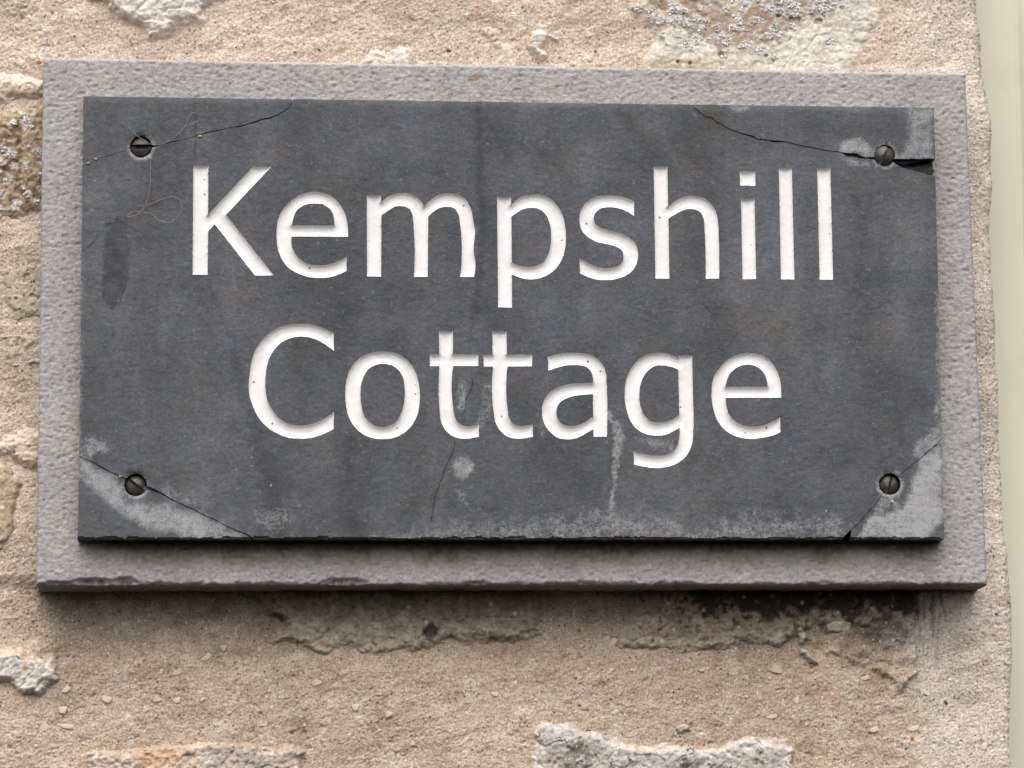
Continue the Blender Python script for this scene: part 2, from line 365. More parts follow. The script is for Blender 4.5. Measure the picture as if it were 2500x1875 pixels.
# ---- stones bedded in the mortar: outline in photograph pixels, height, look
STONES = [
 dict(p=[(205,-60),(210,0),(240,11),(265,27),(287,45),(313,64),(340,76),(347,102),(362,113),(385,109),(422,90),(445,72),(486,68),(516,64),(520,45),(500,30),(528,11),(600,-5),(620,-60)], h=.0042, e=34, k='white', tilt=-.004),
 dict(p=[(-300,176),(0,168),(45,172),(78,184),(118,196),(122,240),(80,252),(40,250),(0,258),(-300,265)], h=.0024, e=36, k='pink'),
 dict(p=[(-300,262),(0,250),(50,246),(130,246),(130,530),(70,545),(0,560),(-300,560)], h=.0018, e=44, k='mossy', lich=34, lbox=(-20,255,112,520)),
 dict(p=[(-300,585),(0,590),(35,640),(60,628),(125,622),(125,790),(60,785),(30,800),(10,760),(-10,690),(-300,700)], h=.0012, e=30, k='grey', pits=7),
 dict(p=[(-300,815),(0,812),(50,800),(110,810),(112,845),(60,858),(45,840),(0,838),(-300,842)], h=.0014, e=22, k='pale'),
 dict(p=[(25,892),(60,872),(118,862),(118,890),(80,898),(45,902)], h=.0016, e=16, k='pale'),
 dict(p=[(-300,1075),(0,1072),(35,1052),(60,1036),(118,1044),(118,1160),(60,1152),(40,1130),(0,1112),(-300,1120)], h=.0036, e=30, k='pink'),
 dict(p=[(-300,1118),(0,1112),(35,1138),(62,1168),(52,1230),(40,1290),(48,1330),(0,1346),(-300,1352)], h=.0030, e=26, k='tan'),
 dict(p=[(-300,1590),(0,1582),(25,1572),(80,1595),(140,1598),(148,1640),(145,1665),(110,1690),(100,1704),(50,1706),(25,1682),(0,1672),(-300,1690)], h=.0048, e=26, k='white', orange=(60, 1590, 60)),
 dict(p=[(205,1850),(215,1836),(260,1826),(320,1830),(360,1822),(395,1812),(450,1816),(490,1809),(560,1808),(640,1815),(720,1822),(746,1832),(742,1862),(738,2100),(190,2100)], h=.0040, e=20, k='crust', orange=(390, 1850, 95), lich=30, lbox=(500,1812,740,1990)),
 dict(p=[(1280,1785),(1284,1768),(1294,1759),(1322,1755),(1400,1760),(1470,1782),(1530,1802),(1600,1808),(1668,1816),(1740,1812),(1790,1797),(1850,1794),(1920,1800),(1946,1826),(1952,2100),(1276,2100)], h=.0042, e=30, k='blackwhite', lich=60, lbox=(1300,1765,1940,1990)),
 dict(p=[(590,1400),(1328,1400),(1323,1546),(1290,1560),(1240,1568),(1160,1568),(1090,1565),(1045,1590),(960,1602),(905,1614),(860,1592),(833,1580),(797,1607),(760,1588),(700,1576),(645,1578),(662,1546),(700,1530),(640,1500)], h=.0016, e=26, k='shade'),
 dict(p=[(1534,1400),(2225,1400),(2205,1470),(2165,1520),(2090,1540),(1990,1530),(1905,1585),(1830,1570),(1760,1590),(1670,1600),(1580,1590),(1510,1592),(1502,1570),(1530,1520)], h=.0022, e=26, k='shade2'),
 dict(p=[(2010,1528),(2022,1514),(2055,1509),(2084,1516),(2092,1538),(2078,1554),(2040,1556),(2014,1548)], h=.0026, e=16, k='pale'),
 dict(p=[(1942,1514),(1956,1514),(1972,1554),(1966,1572),(1954,1566)], h=.0028, e=9, k='pale'),
 dict(p=[(1944,1580),(1968,1584),(1994,1612),(1996,1628),(1976,1618),(1952,1600)], h=.0028, e=10, k='white', orange=(1978, 1624, 9)),
 dict(p=[(862,140),(905,112),(955,104),(1000,98),(1030,112),(1018,136),(1060,146),(1095,152),(1090,200),(860,200)], h=.0014, e=34, k='white'),
 dict(p=[(1122,76),(1140,58),(1190,52),(1238,60),(1245,82),(1225,92),(1260,112),(1275,140),(1290,200),(1180,200),(1200,120),(1165,90)], h=.0010, e=26, k='pale', pits=2),
 dict(p=[(1282,118),(1300,82),(1312,46),(1306,30),(1320,40),(1330,62),(1350,72),(1372,108),(1345,100),(1330,118),(1345,140),(1320,150),(1290,132)], h=.0022, e=16, k='white'),
 dict(p=[(1575,-60),(1530,20),(1552,66),(1592,96),(1552,140),(1566,220),(2070,220),(2092,172),(2128,150),(2148,112),(2172,60),(2176,-60)], h=.0016, e=50, k='lichen', lich=170),
 dict(p=[(1650,1772),(1668,1764),(1690,1770),(1684,1784),(1660,1786)], h=.0022, e=7, k='pale'),
]
LICH = []          # crust clumps gathered for one lichen part
def stone_relief(S, px, py):
    n = fbm(px, py, 44, 4, 101+len(S['p'])); d = sdf(px, py, S['p'])+9.5*n+3.5*fbm(px, py, 12, 3, 7)
    prof = smooth(-S['e']*0.5, S['e'], d)
    k = S['k']
    rough = {'white': 1.0, 'pink': .9, 'mossy': .8, 'grey': .5, 'pale': .8, 'tan': .55, 'crust': 1.0, 'blackwhite': .8, 'shade': 1.0, 'shade2': 1.2, 'lichen': .55}[k]
    h = -0.0035+(S['h']*0.72+0.0035)*prof
    h = h+prof*rough*(0.0009*fbm(px, py, 80, 4, 111)+0.00045*fbm(px, py, 15, 4, 121, 0.65))
    facet = np.abs(perlin(px/38+0.3*n, py/30, 131)); h = h+prof*rough*0.0009*(0.4-facet)
    h = h-0.0006*smooth(0.1, 0.0, np.abs(perlin(px/60, py/52, 133)))*prof*rough
    pitm = np.zeros_like(px)
    if S.get('pits'):
        q = smooth(0.55, 0.68, perlin(px/26, py/17, 141))+smooth(0.60, 0.7, perlin(px/9, py/7, 142))
        pitm = np.clip(q, 0, 1); h = h-0.0028*pitm*prof
    a = fbm(px, py, 55, 4, 151); b = fbm(px, py, 18, 3, 161); a3 = a[:, None]; b3 = b[:, None]
    cols = {'white': (211, 201, 191), 'pink': (215, 196, 179), 'mossy': (176, 156, 130), 'grey': (184, 171, 151), 'pale': (200, 187, 170), 'tan': (186, 166, 140),
            'crust': (204, 188, 172), 'blackwhite': (213, 204, 196), 'shade': (182, 168, 150), 'shade2': (178, 162, 143), 'lichen': (208, 200, 187)}
    c = np.repeat(lin(*cols[k])[None], len(px), 0)*(1+0.17*a3+0.13*b3)
    def over(mask, rgb, amt=1.0):
        nonlocal c
        m = (np.clip(mask, 0, 1)*amt)[:, None]; c = c*(1-m)+lin(*rgb)[None]*m
    over(pitm, (70, 58, 44), 0.8)
    over(smooth(0.12, 0.0, np.abs(perlin(px/60, py/52, 133)))*smooth(0, .4, b), (112, 97, 78), 0.5)
    if k == 'mossy':
        over(smooth(-0.25, 0.35, a)*smooth(255, 300, py)*smooth(560, 470, py), (100, 78, 46), 0.85)
        over(smooth(0.2, 0.7, b), (76, 60, 38), 0.6)
    if k == 'tan':
        over(smooth(25, 62, px+14*b), (140, 118, 90), 0.7)
    if k == 'lichen':
        z = smooth(90, 0, linedist(px, py, [(1560, 30), (1690, 20), (1760, 60), (1850, 55), (1930, 20), (2010, 0)]))+0.8*smooth(70, 0, linedist(px, py, [(1700, 60), (1780, 90), (1850, 80), (1880, 40)]))
        over(smooth(0.25, 0.8, z*0.8+0.45*b), (140, 120, 102), 0.75)
        over(smooth(0.2, 0.6, perlin(px/40, py/36, 171))*np.clip(z, 0, 1), (150, 130, 90), 0.6)
        over(smooth(0.46, 0.6, perlin(px/15, py/12, 172))*np.clip(z, 0, 1), (196, 138, 64), 0.6)
        over(smooth(120, 170, py+20*a)*smooth(2000, 1600, px), (140, 122, 94), 0.6)
        for (x0, y0, r) in ((1900, 41, 4), (1940, 50, 12), (1998, 54, 8), (2115, 105, 6), (2138, 136, 6), (1684, 156, 4), (1655, 151, 4), (1870, 137, 3), (1760, 135, 7), (1530, 55, 8)):
            q = smooth(r*1.25, r*0.7, np.hypot((px-x0), (py-y0)*1.1)+1.5*b); h = h-0.003*q; over(q, (66, 56, 38), 0.85)
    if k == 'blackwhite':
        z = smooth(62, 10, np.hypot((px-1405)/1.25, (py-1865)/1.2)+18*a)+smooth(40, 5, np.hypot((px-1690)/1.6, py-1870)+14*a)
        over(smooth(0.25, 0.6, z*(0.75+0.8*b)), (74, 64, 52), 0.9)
        dt = sdf(px, py, S['p']); over(smooth(22, 62, dt+26*a), (160, 149, 140), 0.62)  # greyer inward from the rim: shade of the front face put into the colour
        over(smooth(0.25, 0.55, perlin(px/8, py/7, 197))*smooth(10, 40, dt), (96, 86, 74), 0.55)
        over(smooth(0.15, 0.55, b)*smooth(60, 15, dt), (240, 235, 230), 0.6)  # pale crust along the rim, with the light on the top ledge painted in
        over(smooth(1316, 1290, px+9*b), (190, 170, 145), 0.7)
    if k == 'crust':
        over(smooth(480, 520, px)*smooth(0.0, 0.5, a+0.2), (150, 140, 134), 0.65)
        over(smooth(.25, .6, b), (112, 98, 84), 0.5)
    if k in ('shade', 'shade2'):
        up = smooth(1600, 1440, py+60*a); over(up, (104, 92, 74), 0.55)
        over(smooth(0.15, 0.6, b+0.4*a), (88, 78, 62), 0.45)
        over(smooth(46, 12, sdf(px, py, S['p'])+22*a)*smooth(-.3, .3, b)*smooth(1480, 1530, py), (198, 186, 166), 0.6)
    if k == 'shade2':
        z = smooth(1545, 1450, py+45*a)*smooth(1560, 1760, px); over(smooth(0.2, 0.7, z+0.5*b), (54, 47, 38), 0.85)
    if k == 'shade':
        for (x0, y0, rx, ry) in ((672, 1512, 30, 14), (1052, 1545, 20, 18), (1205, 1562, 13, 7), (1100, 1560, 9, 8)):
            q = smooth(1.25, 0.6, np.hypot((px-x0)/rx, (py-y0)/ry)+0.35*b); h = h-0.0022*q; over(q, (56, 50, 40), 0.85)
    if S.get('orange'):
        x0, y0, r = S['orange']; q = smooth(r, r*0.2, np.hypot(px-x0, (py-y0)*2.2)+r*0.5*b); over(q, (206, 152, 108), 0.6)
    fs = smooth(0.42, 0.7, perlin(px/6.5, py/5.5, 191))*smooth(-0.3, 0.4, b); over(fs, (104, 92, 78), 0.5)
    fw = smooth(0.45, 0.7, perlin(px/7.5, py/6.5, 193))*smooth(-0.2, 0.5, a); over(fw, (236, 230, 222), 0.45)
    _, mc, _ = wall_relief(px, py)
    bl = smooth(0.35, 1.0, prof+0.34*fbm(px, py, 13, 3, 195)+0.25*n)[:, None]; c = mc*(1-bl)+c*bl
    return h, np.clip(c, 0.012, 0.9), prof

STEP = 2.75                       # photograph pixels between wall vertices
def build_wall():
    # rows by height, columns across; the last columns wrap round the corner of the opening
    Zt, Zb = at(1250, -230, 0)[2], at(1250, 2150, 0)[2]
    Xl = at(-260, 937, 0)[0]; st = STEP*PX
    rows = np.arange(Zt, Zb, -st); Xe_max = at(2463, 1875, 0)[0]
    r = 0.0034
    flat = np.arange(Xl, Xe_max-r, st)
    epy = np.linspace(-300, 2300, 200); epx = np.interp(epy, EDGE[:, 0], EDGE[:, 1])
    EP = at(epx, epy, np.full(200, 0.002)); o = np.argsort(EP[:, 2])
    xe = np.interp(rows, EP[o, 2], EP[o, 0])
    xe = xe+0.00032*fbm(rows/PX, rows*0, 70, 4, 201)+0.00014*fbm(rows/PX, rows*0+9, 12, 2, 203)
    ang = np.linspace(0, math.pi/2, 14)[1:]; back = np.arange(0.0008, 0.05, 0.0008)
    nc = len(flat)+len(ang)+len(back); nr = len(rows)
    X = np.zeros((nr, nc)); Y = np.zeros((nr, nc)); NX = np.zeros(nc); NY = -np.ones(nc)
    q = np.clip((flat-(flat[-1]-0.05))/0.05, 0, 1)
    X[:, :len(flat)] = flat[None]+((xe-r)-flat[-1])[:, None]*q[None]
    k = len(flat)
    X[:, k:k+len(ang)] = (xe-r)[:, None]+r*np.sin(ang)[None]; Y[:, k:k+len(ang)] = r-r*np.cos(ang)[None]
    NX[k:k+len(ang)] = np.sin(ang); NY[k:k+len(ang)] = -np.cos(ang); k += len(ang)
    X[:, k:] = xe[:, None]; Y[:, k:] = r+back[None]; NX[k:] = 1; NY[k:] = 0
    Z = np.repeat(rows[:, None], nc, 1)
    P = np.stack([X, np.zeros_like(X), Z], -1).reshape(-1, 3)
    px, py = topx(P); px = px+(Y.ravel()/PX)*1.0
    h, c, ren = wall_relief(px, py)
    h = h+rng.normal(0, 0.00013, len(h))
    hollow = np.zeros_like(h)                    # mortar drawn back a little round each stone
    for S in STONES:
        pp = np.array(S['p']); m = (px > pp[:, 0].min()-60) & (px < pp[:, 0].max()+60) & (py > pp[:, 1].min()-60) & (py < pp[:, 1].max()+60)
        d = sdf(px[m], py[m], S['p']); hollow[m] = np.maximum(hollow[m], smooth(-14, 4, d))
    h = h-0.0002*hollow
    V = np.stack([X.ravel()+NX[None].repeat(nr, 0).ravel()*h, Y.ravel()+NY[None].repeat(nr, 0).ravel()*h, Z.ravel()], -1)
    keep = ~((px > 420) & (px < 2150) & (py > 330) & (py < 1250))
    F = grid_faces(nr, nc, keep)
    V, F, c = compact(V, F[:, ::-1], c)
    return link('mortar', mesh('mortar', V, F, M_MORTAR, True, {'tint': c}), wall)
build_wall()

for S in STONES:
    pp = np.array(S['p'], float); m = 14
    x0, x1 = max(pp[:, 0].min(), -260)-m, pp[:, 0].max()+m; y0, y1 = max(pp[:, 1].min(), -220)-m, min(pp[:, 1].max(), 2120)+m
    nx, ny = int((x1-x0)/2.6)+1, int((y1-y0)/2.6)+1
    gx, gy = np.meshgrid(np.linspace(x0, x1, nx), np.linspace(y0, y1, ny)); px, py = gx.ravel(), gy.ravel()
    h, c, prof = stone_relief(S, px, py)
    h = h+rng.normal(0, 0.00007, len(h))
    P = at(px, py, 0.0); P[:, 1] = -h
    keep = (prof > 0.02) & ~((px > 420) & (px < 2150) & (py > 330) & (py < 1250))
    F = grid_faces(ny, nx, keep)
    if not len(F): continue
    if S.get('lich'):
        ok = prof > 0.8
        if S.get('lbox'):
            b = S['lbox']; ok &= (px > b[0]) & (px < b[2]) & (py > b[1]) & (py < b[3])
        if S['k'] == 'lichen':
            z = smooth(85, 5, linedist(px, py, [(1560, 20), (1690, 25), (1760, 70), (1850, 60), (1930, 10), (2010, 5)]))+0.9*smooth(50, 0, linedist(px, py, [(1600, 40), (1660, 85), (1760, 100), (1850, 95), (1900, 60)]))
            wgt = np.clip(z, 0.05, 1)*np.where(perlin(px/22, py/20, 181) > 0.0, 1, 0.08)
        else:
            wgt = np.where(perlin(px/(24 if S['k'] == 'mossy' else 16), py/20, 183) > 0.18, 1.0, 0.01)
        wgt = wgt*ok
        if wgt.sum() > 0:
            pick = rng.choice(len(px), S['lich'], p=wgt/wgt.sum())
            for i in pick:
                R0 = rng.uniform(5, 15)*(1.0 if S['k'] != 'crust' else 0.8)
                LICH.append((px[i], py[i], P[i, 1], S['k'], R0))
                m = (np.abs(px-px[i]) < 30) & (np.abs(py-py[i]) < 30)
                q = 0.72*smooth(1.1, 0.55, np.hypot((px[m]-px[i])/1.15, (py[m]-py[i])/0.85)/R0+0.4*perlin(px[m]/5, py[m]/5, 187))
                c[m] = c[m]*(1-q[:, None])+lin(206, 199, 193)[None]*q[:, None]
    V, F, cc = compact(P, F[:, ::-1], c)
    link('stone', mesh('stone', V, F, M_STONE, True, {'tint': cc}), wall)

# ---- crusts of lichen: rounded grains heaped in patches
def ico():
    t = (1+5**.5)/2
    v = np.array([(-1,t,0),(1,t,0),(-1,-t,0),(1,-t,0),(0,-1,t),(0,1,t),(0,-1,-t),(0,1,-t),(t,0,-1),(t,0,1),(-t,0,-1),(-t,0,1)], float)
    f = np.array([(0,11,5),(0,5,1),(0,1,7),(0,7,10),(0,10,11),(1,5,9),(5,11,4),(11,10,2),(10,7,6),(7,1,8),(3,9,4),(3,4,2),(3,2,6),(3,6,8),(3,8,9),(4,9,5),(2,4,11),(6,2,10),(8,6,7),(9,8,1)])
    return v/np.linalg.norm(v[0]), f
IV, IF = ico()
def subdiv(V, F):
    V = list(map(tuple, V)); cache = {}; out = []
    def mid(a, b):
        k = (min(a, b), max(a, b))
        if k not in cache:
            p = (np.array(V[a])+np.array(V[b]))/2; V.append(tuple(p/np.linalg.norm(p))); cache[k] = len(V)-1
        return cache[k]
    for a, b, c in F:
        x, y, z = mid(a, b), mid(b, c), mid(c, a); out += [(a, x, z), (b, y, x), (c, z, y), (x, y, z)]
    return np.array(V), np.array(out)
IV2, IF2 = subdiv(IV, IF)
lv, lf, lc = [], [], []; off = 0
for (x, y, yy, k, R0) in LICH:
    for j in range(int(R0*R0/rng.uniform(6.0, 11.0))+3):
        r = (0.8+2.8*rng.random()**1.8)*PX
        q = R0*math.sqrt(rng.random())*rng.uniform(.5, 1.0); th = rng.uniform(0, 6.28)
        p = at(x+q*math.cos(th)*1.15, y+q*math.sin(th)*0.85, yy); p[1] -= r*0.15+0.00025*max(0, 1-q/R0)
        s = rng.uniform(0.75, 1.4, 3)*np.array([1, .6, 1]); v = IV*r*s*(1+rng.uniform(-.2, .2, (12, 1)))
        lv.append(v+p); lf.append(IF+off); off += 12
        g = rng.uniform(0.72, 0.98); col = lin(226, 220, 215)*g
        if k == 'lichen' and rng.random() < 0.35: col = lin(186, 172, 162)*rng.uniform(.75, 1.1)
        if k == 'blackwhite' and rng.random() < 0.25: col = lin(130, 118, 108)
        lc.append(np.repeat(col[None], 12, 0))
lo = link('lichen', mesh('lichen', np.concatenate(lv), np.concatenate(lf), M_LICHEN, True, {'tint': np.concatenate(lc)}), wall)
lo['kind'] = 'stuff'

# ---- pebbles and stone chips bedded in the mortar
def pebble_mesh(i, tint):
    v = IV2.copy(); rr = np.random.default_rng(300+i)
    for _ in range(11):
        n = rr.normal(size=3); n /= np.linalg.norm(n); d = rr.uniform(0.42, 0.75)
        s = v@n-d; v = v-np.clip(s, 0, None)[:, None]*n*1.0          # flat broken facets
    v = v*np.array([1.15, 0.8, 0.9])
    return mesh('pebble', v, IF2, M_PEBBLE, False, {'tint': np.repeat(tint[None], len(v), 0)})
TINTS = [(206, 188, 168), (198, 179, 158), (214, 199, 181), (186, 166, 144), (202, 182, 162), (204, 168, 140), (92, 84, 78), (186, 118, 74)]
PEB = [pebble_mesh(i, lin(*TINTS[i])) for i in range(8)]
# measured ones: px, py, long axis, short axis (pixels), turn in degrees, kind
Z1 = [(451,1608,18,12,-20,0),(503,1606,26,18,30,2),(393,1641,14,14,60,2),(433,1643,26,13,8,0),(490,1626,18,12,0,1),(160,1685,22,18,30,2),(258,1706,24,24,-30,2),(152,1733,18,26,-20,2),
      (158,1772,38,17,-12,2),(385,1708,24,17,-8,0),(430,1710,18,20,0,2),(357,1733,18,13,20,0),(283,1543,14,22,20,1),(547,1581,18,18,45,0),(622,1611,18,14,30,1),(776,1667,26,18,10,0),
      (622,1645,12,9,0,0),(110,1776,20,30,-10,0),(135,1873,16,14,0,0),(867,1726,16,26,-15,2),(950,1744,22,18,20,0),(1206,1694,20,15,-25,2),(1257,1668,10,17,0,2),(1131,1812,32,12,38,2),
      (1008,1816,14,14,0,0),(927,1783,14,9,10,0),(1394,1589,16,12,-30,1),(1481,1559,17,12,30,2),(1496,1570,26,18,45,2),(1486,1642,26,12,35,2),(1415,1655,16,12,20,0),(1362,1537,9,7,20,2),
      (1415,1537,9,11,30,7),(1381,1525,6,5,0,6),(1415,1722,8,7,0,6),(1491,1707,7,5,0,6),(1352,1739,6,6,0,6),(1897,1636,34,24,-25,0),(1824,1654,10,22,25,0),(1712,1636,14,12,0,2),
      (1944,1710,13,26,8,2),(2110,1656,24,16,10,2),(1884,1750,24,14,10,2),(2134,1782,24,18,15,2),(2228,1780,28,17,10,2),(2226,1802,8,14,10,7),(2308,1715,9,10,0,6),(2430,1500,8,6,0,6),
      (1980,1626,9,12,20,7),(2400,1823,14,26,-10,2),(95,150,12,10,0,7),(1096,122,12,9,0,6),(386,120,6,4,0,6),(715,106,8,7,60,5),(780,121,10,5,-30,6),(1456,123,8,8,0,6),(1440,82,20,17,0,0),
      (1000,80,13,8,0,0),(1233,12,14,8,0,0),(1166,16,14,9,0,5),(815,48,18,15,0,0),(84,1484,22,8,30,0),(110,1455,8,8,0,5),(27,1462,10,10,0,5),(38,1505,16,8,0,0),(520,1540,14,9,0,0),
      (330,1660,14,9,0,1),(1045,1640,12,9,0,1),(1330,1600,16,11,0,1),(700,1700,12,9,0,1),(560,1740,14,9,15,0),(640,1770,12,8,0,0),(1700,1700,14,9,20,1),(1780,1740,12,8,0,1),(15,920,14,12,0,0),(60,1010,10,8,0,1)]
for i in range(70):
    x = rng.uniform(-60, 2150); y = rng.choice([rng.uniform(1600, 1870), rng.uniform(-40, 130)])
    if 1540 < x and y < 200: continue
    if 1270 < x < 1960 and y > 1740 or 190 < x < 750 and y > 1800: continue
    Z1.append((x, y, rng.uniform(7, 13), rng.uniform(5, 10), rng.uniform(-60, 60), int(rng.choice([0, 0, 1, 1, 3, 4, 2, 5]))))
for (x, y, a, b, ang, k) in Z1:
    h, _, _ = wall_relief(np.array([x, x]), np.array([y, y]))
    o = bpy.data.objects.new('pebble', PEB[k]); COL.objects.link(o); o.parent = wall
    p = at(x, y, 0.0); hb = float(h[0])
    loc = Matrix.Translation((p[0], -hb-min(a, b)*0.06*PX, p[2]))
    S = Matrix.Diagonal((a*0.55*PX, min(a, b)*0.5*PX, b*0.7*PX, 1))
    o.matrix_parent_inverse = Matrix.Translation(wall.location).inverted()
    o.matrix_basis = loc @ Matrix.Rotation(math.radians(-ang), 4, 'Y') @ S

# ================================================================== CREAM FRAME beside the wall
def build_frame():
    # horizontal section of the painted timber: a flat, a shallow bead and the next flat
    prof = [(-.020, .075), (-.020, .030)]
    xs = np.linspace(-.020, .085, 120)
    for x in xs:
        y = .030
        y += 0.0011*math.exp(-((x-0.0140)/0.0012)**2)                # quirk groove
        y -= 0.0016*max(0, 1-((x-0.0185)/0.0038)**2)**.5 if abs(x-0.0185) < .0038 else 0
        y += 0.0008*math.exp(-((x-0.0235)/0.0010)**2)
        prof.append((x, y))
    prof += [(.085, .075)]
    prof = np.array(prof)
    zs = np.linspace(at(2450, 2150, .03)[2], at(2450, -230, .03)[2], 60)
    top, bot = at(2398, 0, .03), at(2452, 1875, .03)
    V = []
    for z in zs:
        x0 = (bot[0]+top[0])/2
        V.append(np.stack([x0+prof[:, 0], prof[:, 1], np.full(len(prof), z)], -1))
    V = np.array(V)
    F = grid_faces(len(zs), len(prof))
    o = link('painted_frame', mesh('painted_frame', V.reshape(-1, 3), F, M_FRAME, True))
    o['label'] = 'cream painted frame behind the right-hand edge of the stone wall'; o['category'] = 'frame'
build_frame()

# ================================================================== THE SIGN
Y_BACK, Y_FACE = -0.0235, -0.033         # front of the backing slab, face of the name slate
bl = at(1250, 1436, 0.0)
sign = thing('house_sign', 'two-layer slate house sign reading Kempshill Cottage, fixed with four screws', 'sign', (float(bl[0]), 0, float(bl[2])))

# ---- backing slab
BQ = np.array([(105, 140), (2357, 178), (2411, 1427), (89, 1428)], float)      # corners of its face
def build_backing():
    n1, n2 = 660, 372
    u, v = np.meshgrid(np.linspace(0, 1, n1), np.linspace(0, 1, n2))
    C = at(BQ[:, 0], BQ[:, 1], Y_BACK)
    P = ((1-u)*(1-v))[..., None]*C[0]+(u*(1-v))[..., None]*C[1]+(u*v)[..., None]*C[2]+((1-u)*v)[..., None]*C[3]
    px, py = topx(P.reshape(-1, 3)); px = px.reshape(n2, n1); py = py.reshape(n2, n1)
    a = math.radians(18); ux = px*math.cos(a)-py*math.sin(a); uy = px*math.sin(a)+py*math.cos(a)
    h = 0.00050*fbm(px, py, 300, 2, 211)+0.00014*fbm(ux/1.5, uy, 20, 4, 213)+0.00019*fbm(px, py, 8, 2, 215)
    h = h-0.0005*smooth(0.40, 0.65, perlin(px/15, py/8, 217))+0.00010*perlin(px/5, py/4.5, 218)+np.random.default_rng(4).normal(0, 0.00005, px.shape)
    # ragged outline
    wob = 1.6*fbm(px, py, 34, 4, 221)*PX
    eu = np.where(u < 0.5, -1, 1)*(np.abs(u-.5) > .499); ev = np.where(v < 0.5, 1, -1)*(np.abs(v-.5) > .499)
    P[..., 0] += eu*wob*0.8; P[..., 2] += ev*wob*0.7
    # flakes split off along the lower edge
    dB = (1-v)*1270.0; chip = np.zeros_like(px); rr = np.random.default_rng(77)
    flakes = [(225, 62, 17, 1.0), (305, 34, 20, 1.0), (150, 60, 9, .8), (840, 62, 17, .9), (1160, 40, 9, .8), (1430, 40, 8, .7)]
    x = 110
    while x < 2400:
        wd = rr.uniform(8, 30); flakes.append((x, wd, rr.uniform(2, 7.5), rr.uniform(.4, .8))); x += wd*rr.uniform(.9, 1.9)
    for (cx, wd, hh, dp) in flakes:
        e = 1-np.hypot((px-cx)/wd, dB/hh)
        chip = np.maximum(chip, np.where(e > 0, dp*(0.35+0.65*np.clip(e*1.6, 0, 1)), 0))
    h = h-0.0024*chip
    # slightly worn arris on the other three edges
    d3 = np.minimum(np.minimum(u*2300, (1-u)*2300), v*1270); h = h-0.0012*smooth(5, 0, d3)
    P[..., 1] = Y_BACK-h
    wear = np.zeros((n2, n1, 3))
    tk = fbm(px, py, 60, 4, 231)
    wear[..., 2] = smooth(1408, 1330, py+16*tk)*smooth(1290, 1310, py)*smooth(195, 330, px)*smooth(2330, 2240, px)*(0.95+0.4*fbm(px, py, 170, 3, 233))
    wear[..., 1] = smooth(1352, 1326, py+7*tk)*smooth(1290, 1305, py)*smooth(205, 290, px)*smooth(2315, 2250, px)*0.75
    wear[..., 1] = np.maximum(wear[..., 1], 0.55*smooth(.3, .8, chip)*smooth(.0, .5, fbm(px, py, 14, 2, 235)+.2))
    for (x0, y0, r) in ((1032, 173, 5), (1163, 189, 9), (1152, 193, 7), (1021, 197, 4), (1080, 203, 5), (836, 180, 5), (1732, 203, 6), (1737, 222, 5), (1872, 200, 4), (1397, 203, 5), (942, 237, 5), (793, 209, 7), (810, 192, 5)):
        wear[..., 0] = np.maximum(wear[..., 0], 0.75*smooth(r*1.3, r*.4, np.hypot(px-x0, py-y0)+3*fbm(px, py, 8, 2, 237)))
    wear[..., 2] = np.clip(wear[..., 2]+0.35*smooth(1000, 780, np.abs(px-900)+500)*0, 0, 1)
    V = P.reshape(-1, 3); W = wear.reshape(-1, 3); F = grid_faces(n2, n1)[:, ::-1]
    # sides
    idx = np.arange(n1*n2).reshape(n2, n1)
    ring = np.concatenate([idx[0, :-1], idx[:-1, -1], idx[-1, :0:-1], idx[:0:-1, 0]])
    layers = [ring]; base = len(V); extra = []; ew = []
    for k, t in enumerate((0.2, 0.45, 0.7, 0.86, 1.0)):
        q = V[ring].copy(); y0 = q[:, 1]; q[:, 1] = y0+(0.0015-y0)*t
        n = fbm(np.arange(len(ring))*2.0, np.full(len(ring), k*17.0), 30, 3, 241)*0.00045
        ctr = V.mean(0); dirv = q-ctr; dirv[:, 1] = 0; dirv /= np.linalg.norm(dirv, axis=1)[:, None]
        q = q+dirv*n[:, None]; extra.append(q); layers.append(base+k*len(ring)+np.arange(len(ring)))
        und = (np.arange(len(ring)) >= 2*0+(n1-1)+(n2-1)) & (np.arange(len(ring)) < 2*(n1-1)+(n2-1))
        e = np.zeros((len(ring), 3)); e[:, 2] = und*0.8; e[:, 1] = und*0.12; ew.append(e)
    V = np.concatenate([V]+extra); W = np.concatenate([W]+ew)
    for A, B in zip(layers[:-1], layers[1:]):
        F = np.concatenate([F, np.stack([A, B, np.roll(B, -1), np.roll(A, -1)], -1)[:, ::-1]])
    me = mesh('backing_slab', V, F, M_BACK, True, {'wear': np.clip(W, 0, 1)})
    o = link('backing_slab', me, sign, 'pale grey riven slate backing slab')
    mod = None
    return o
build_backing()

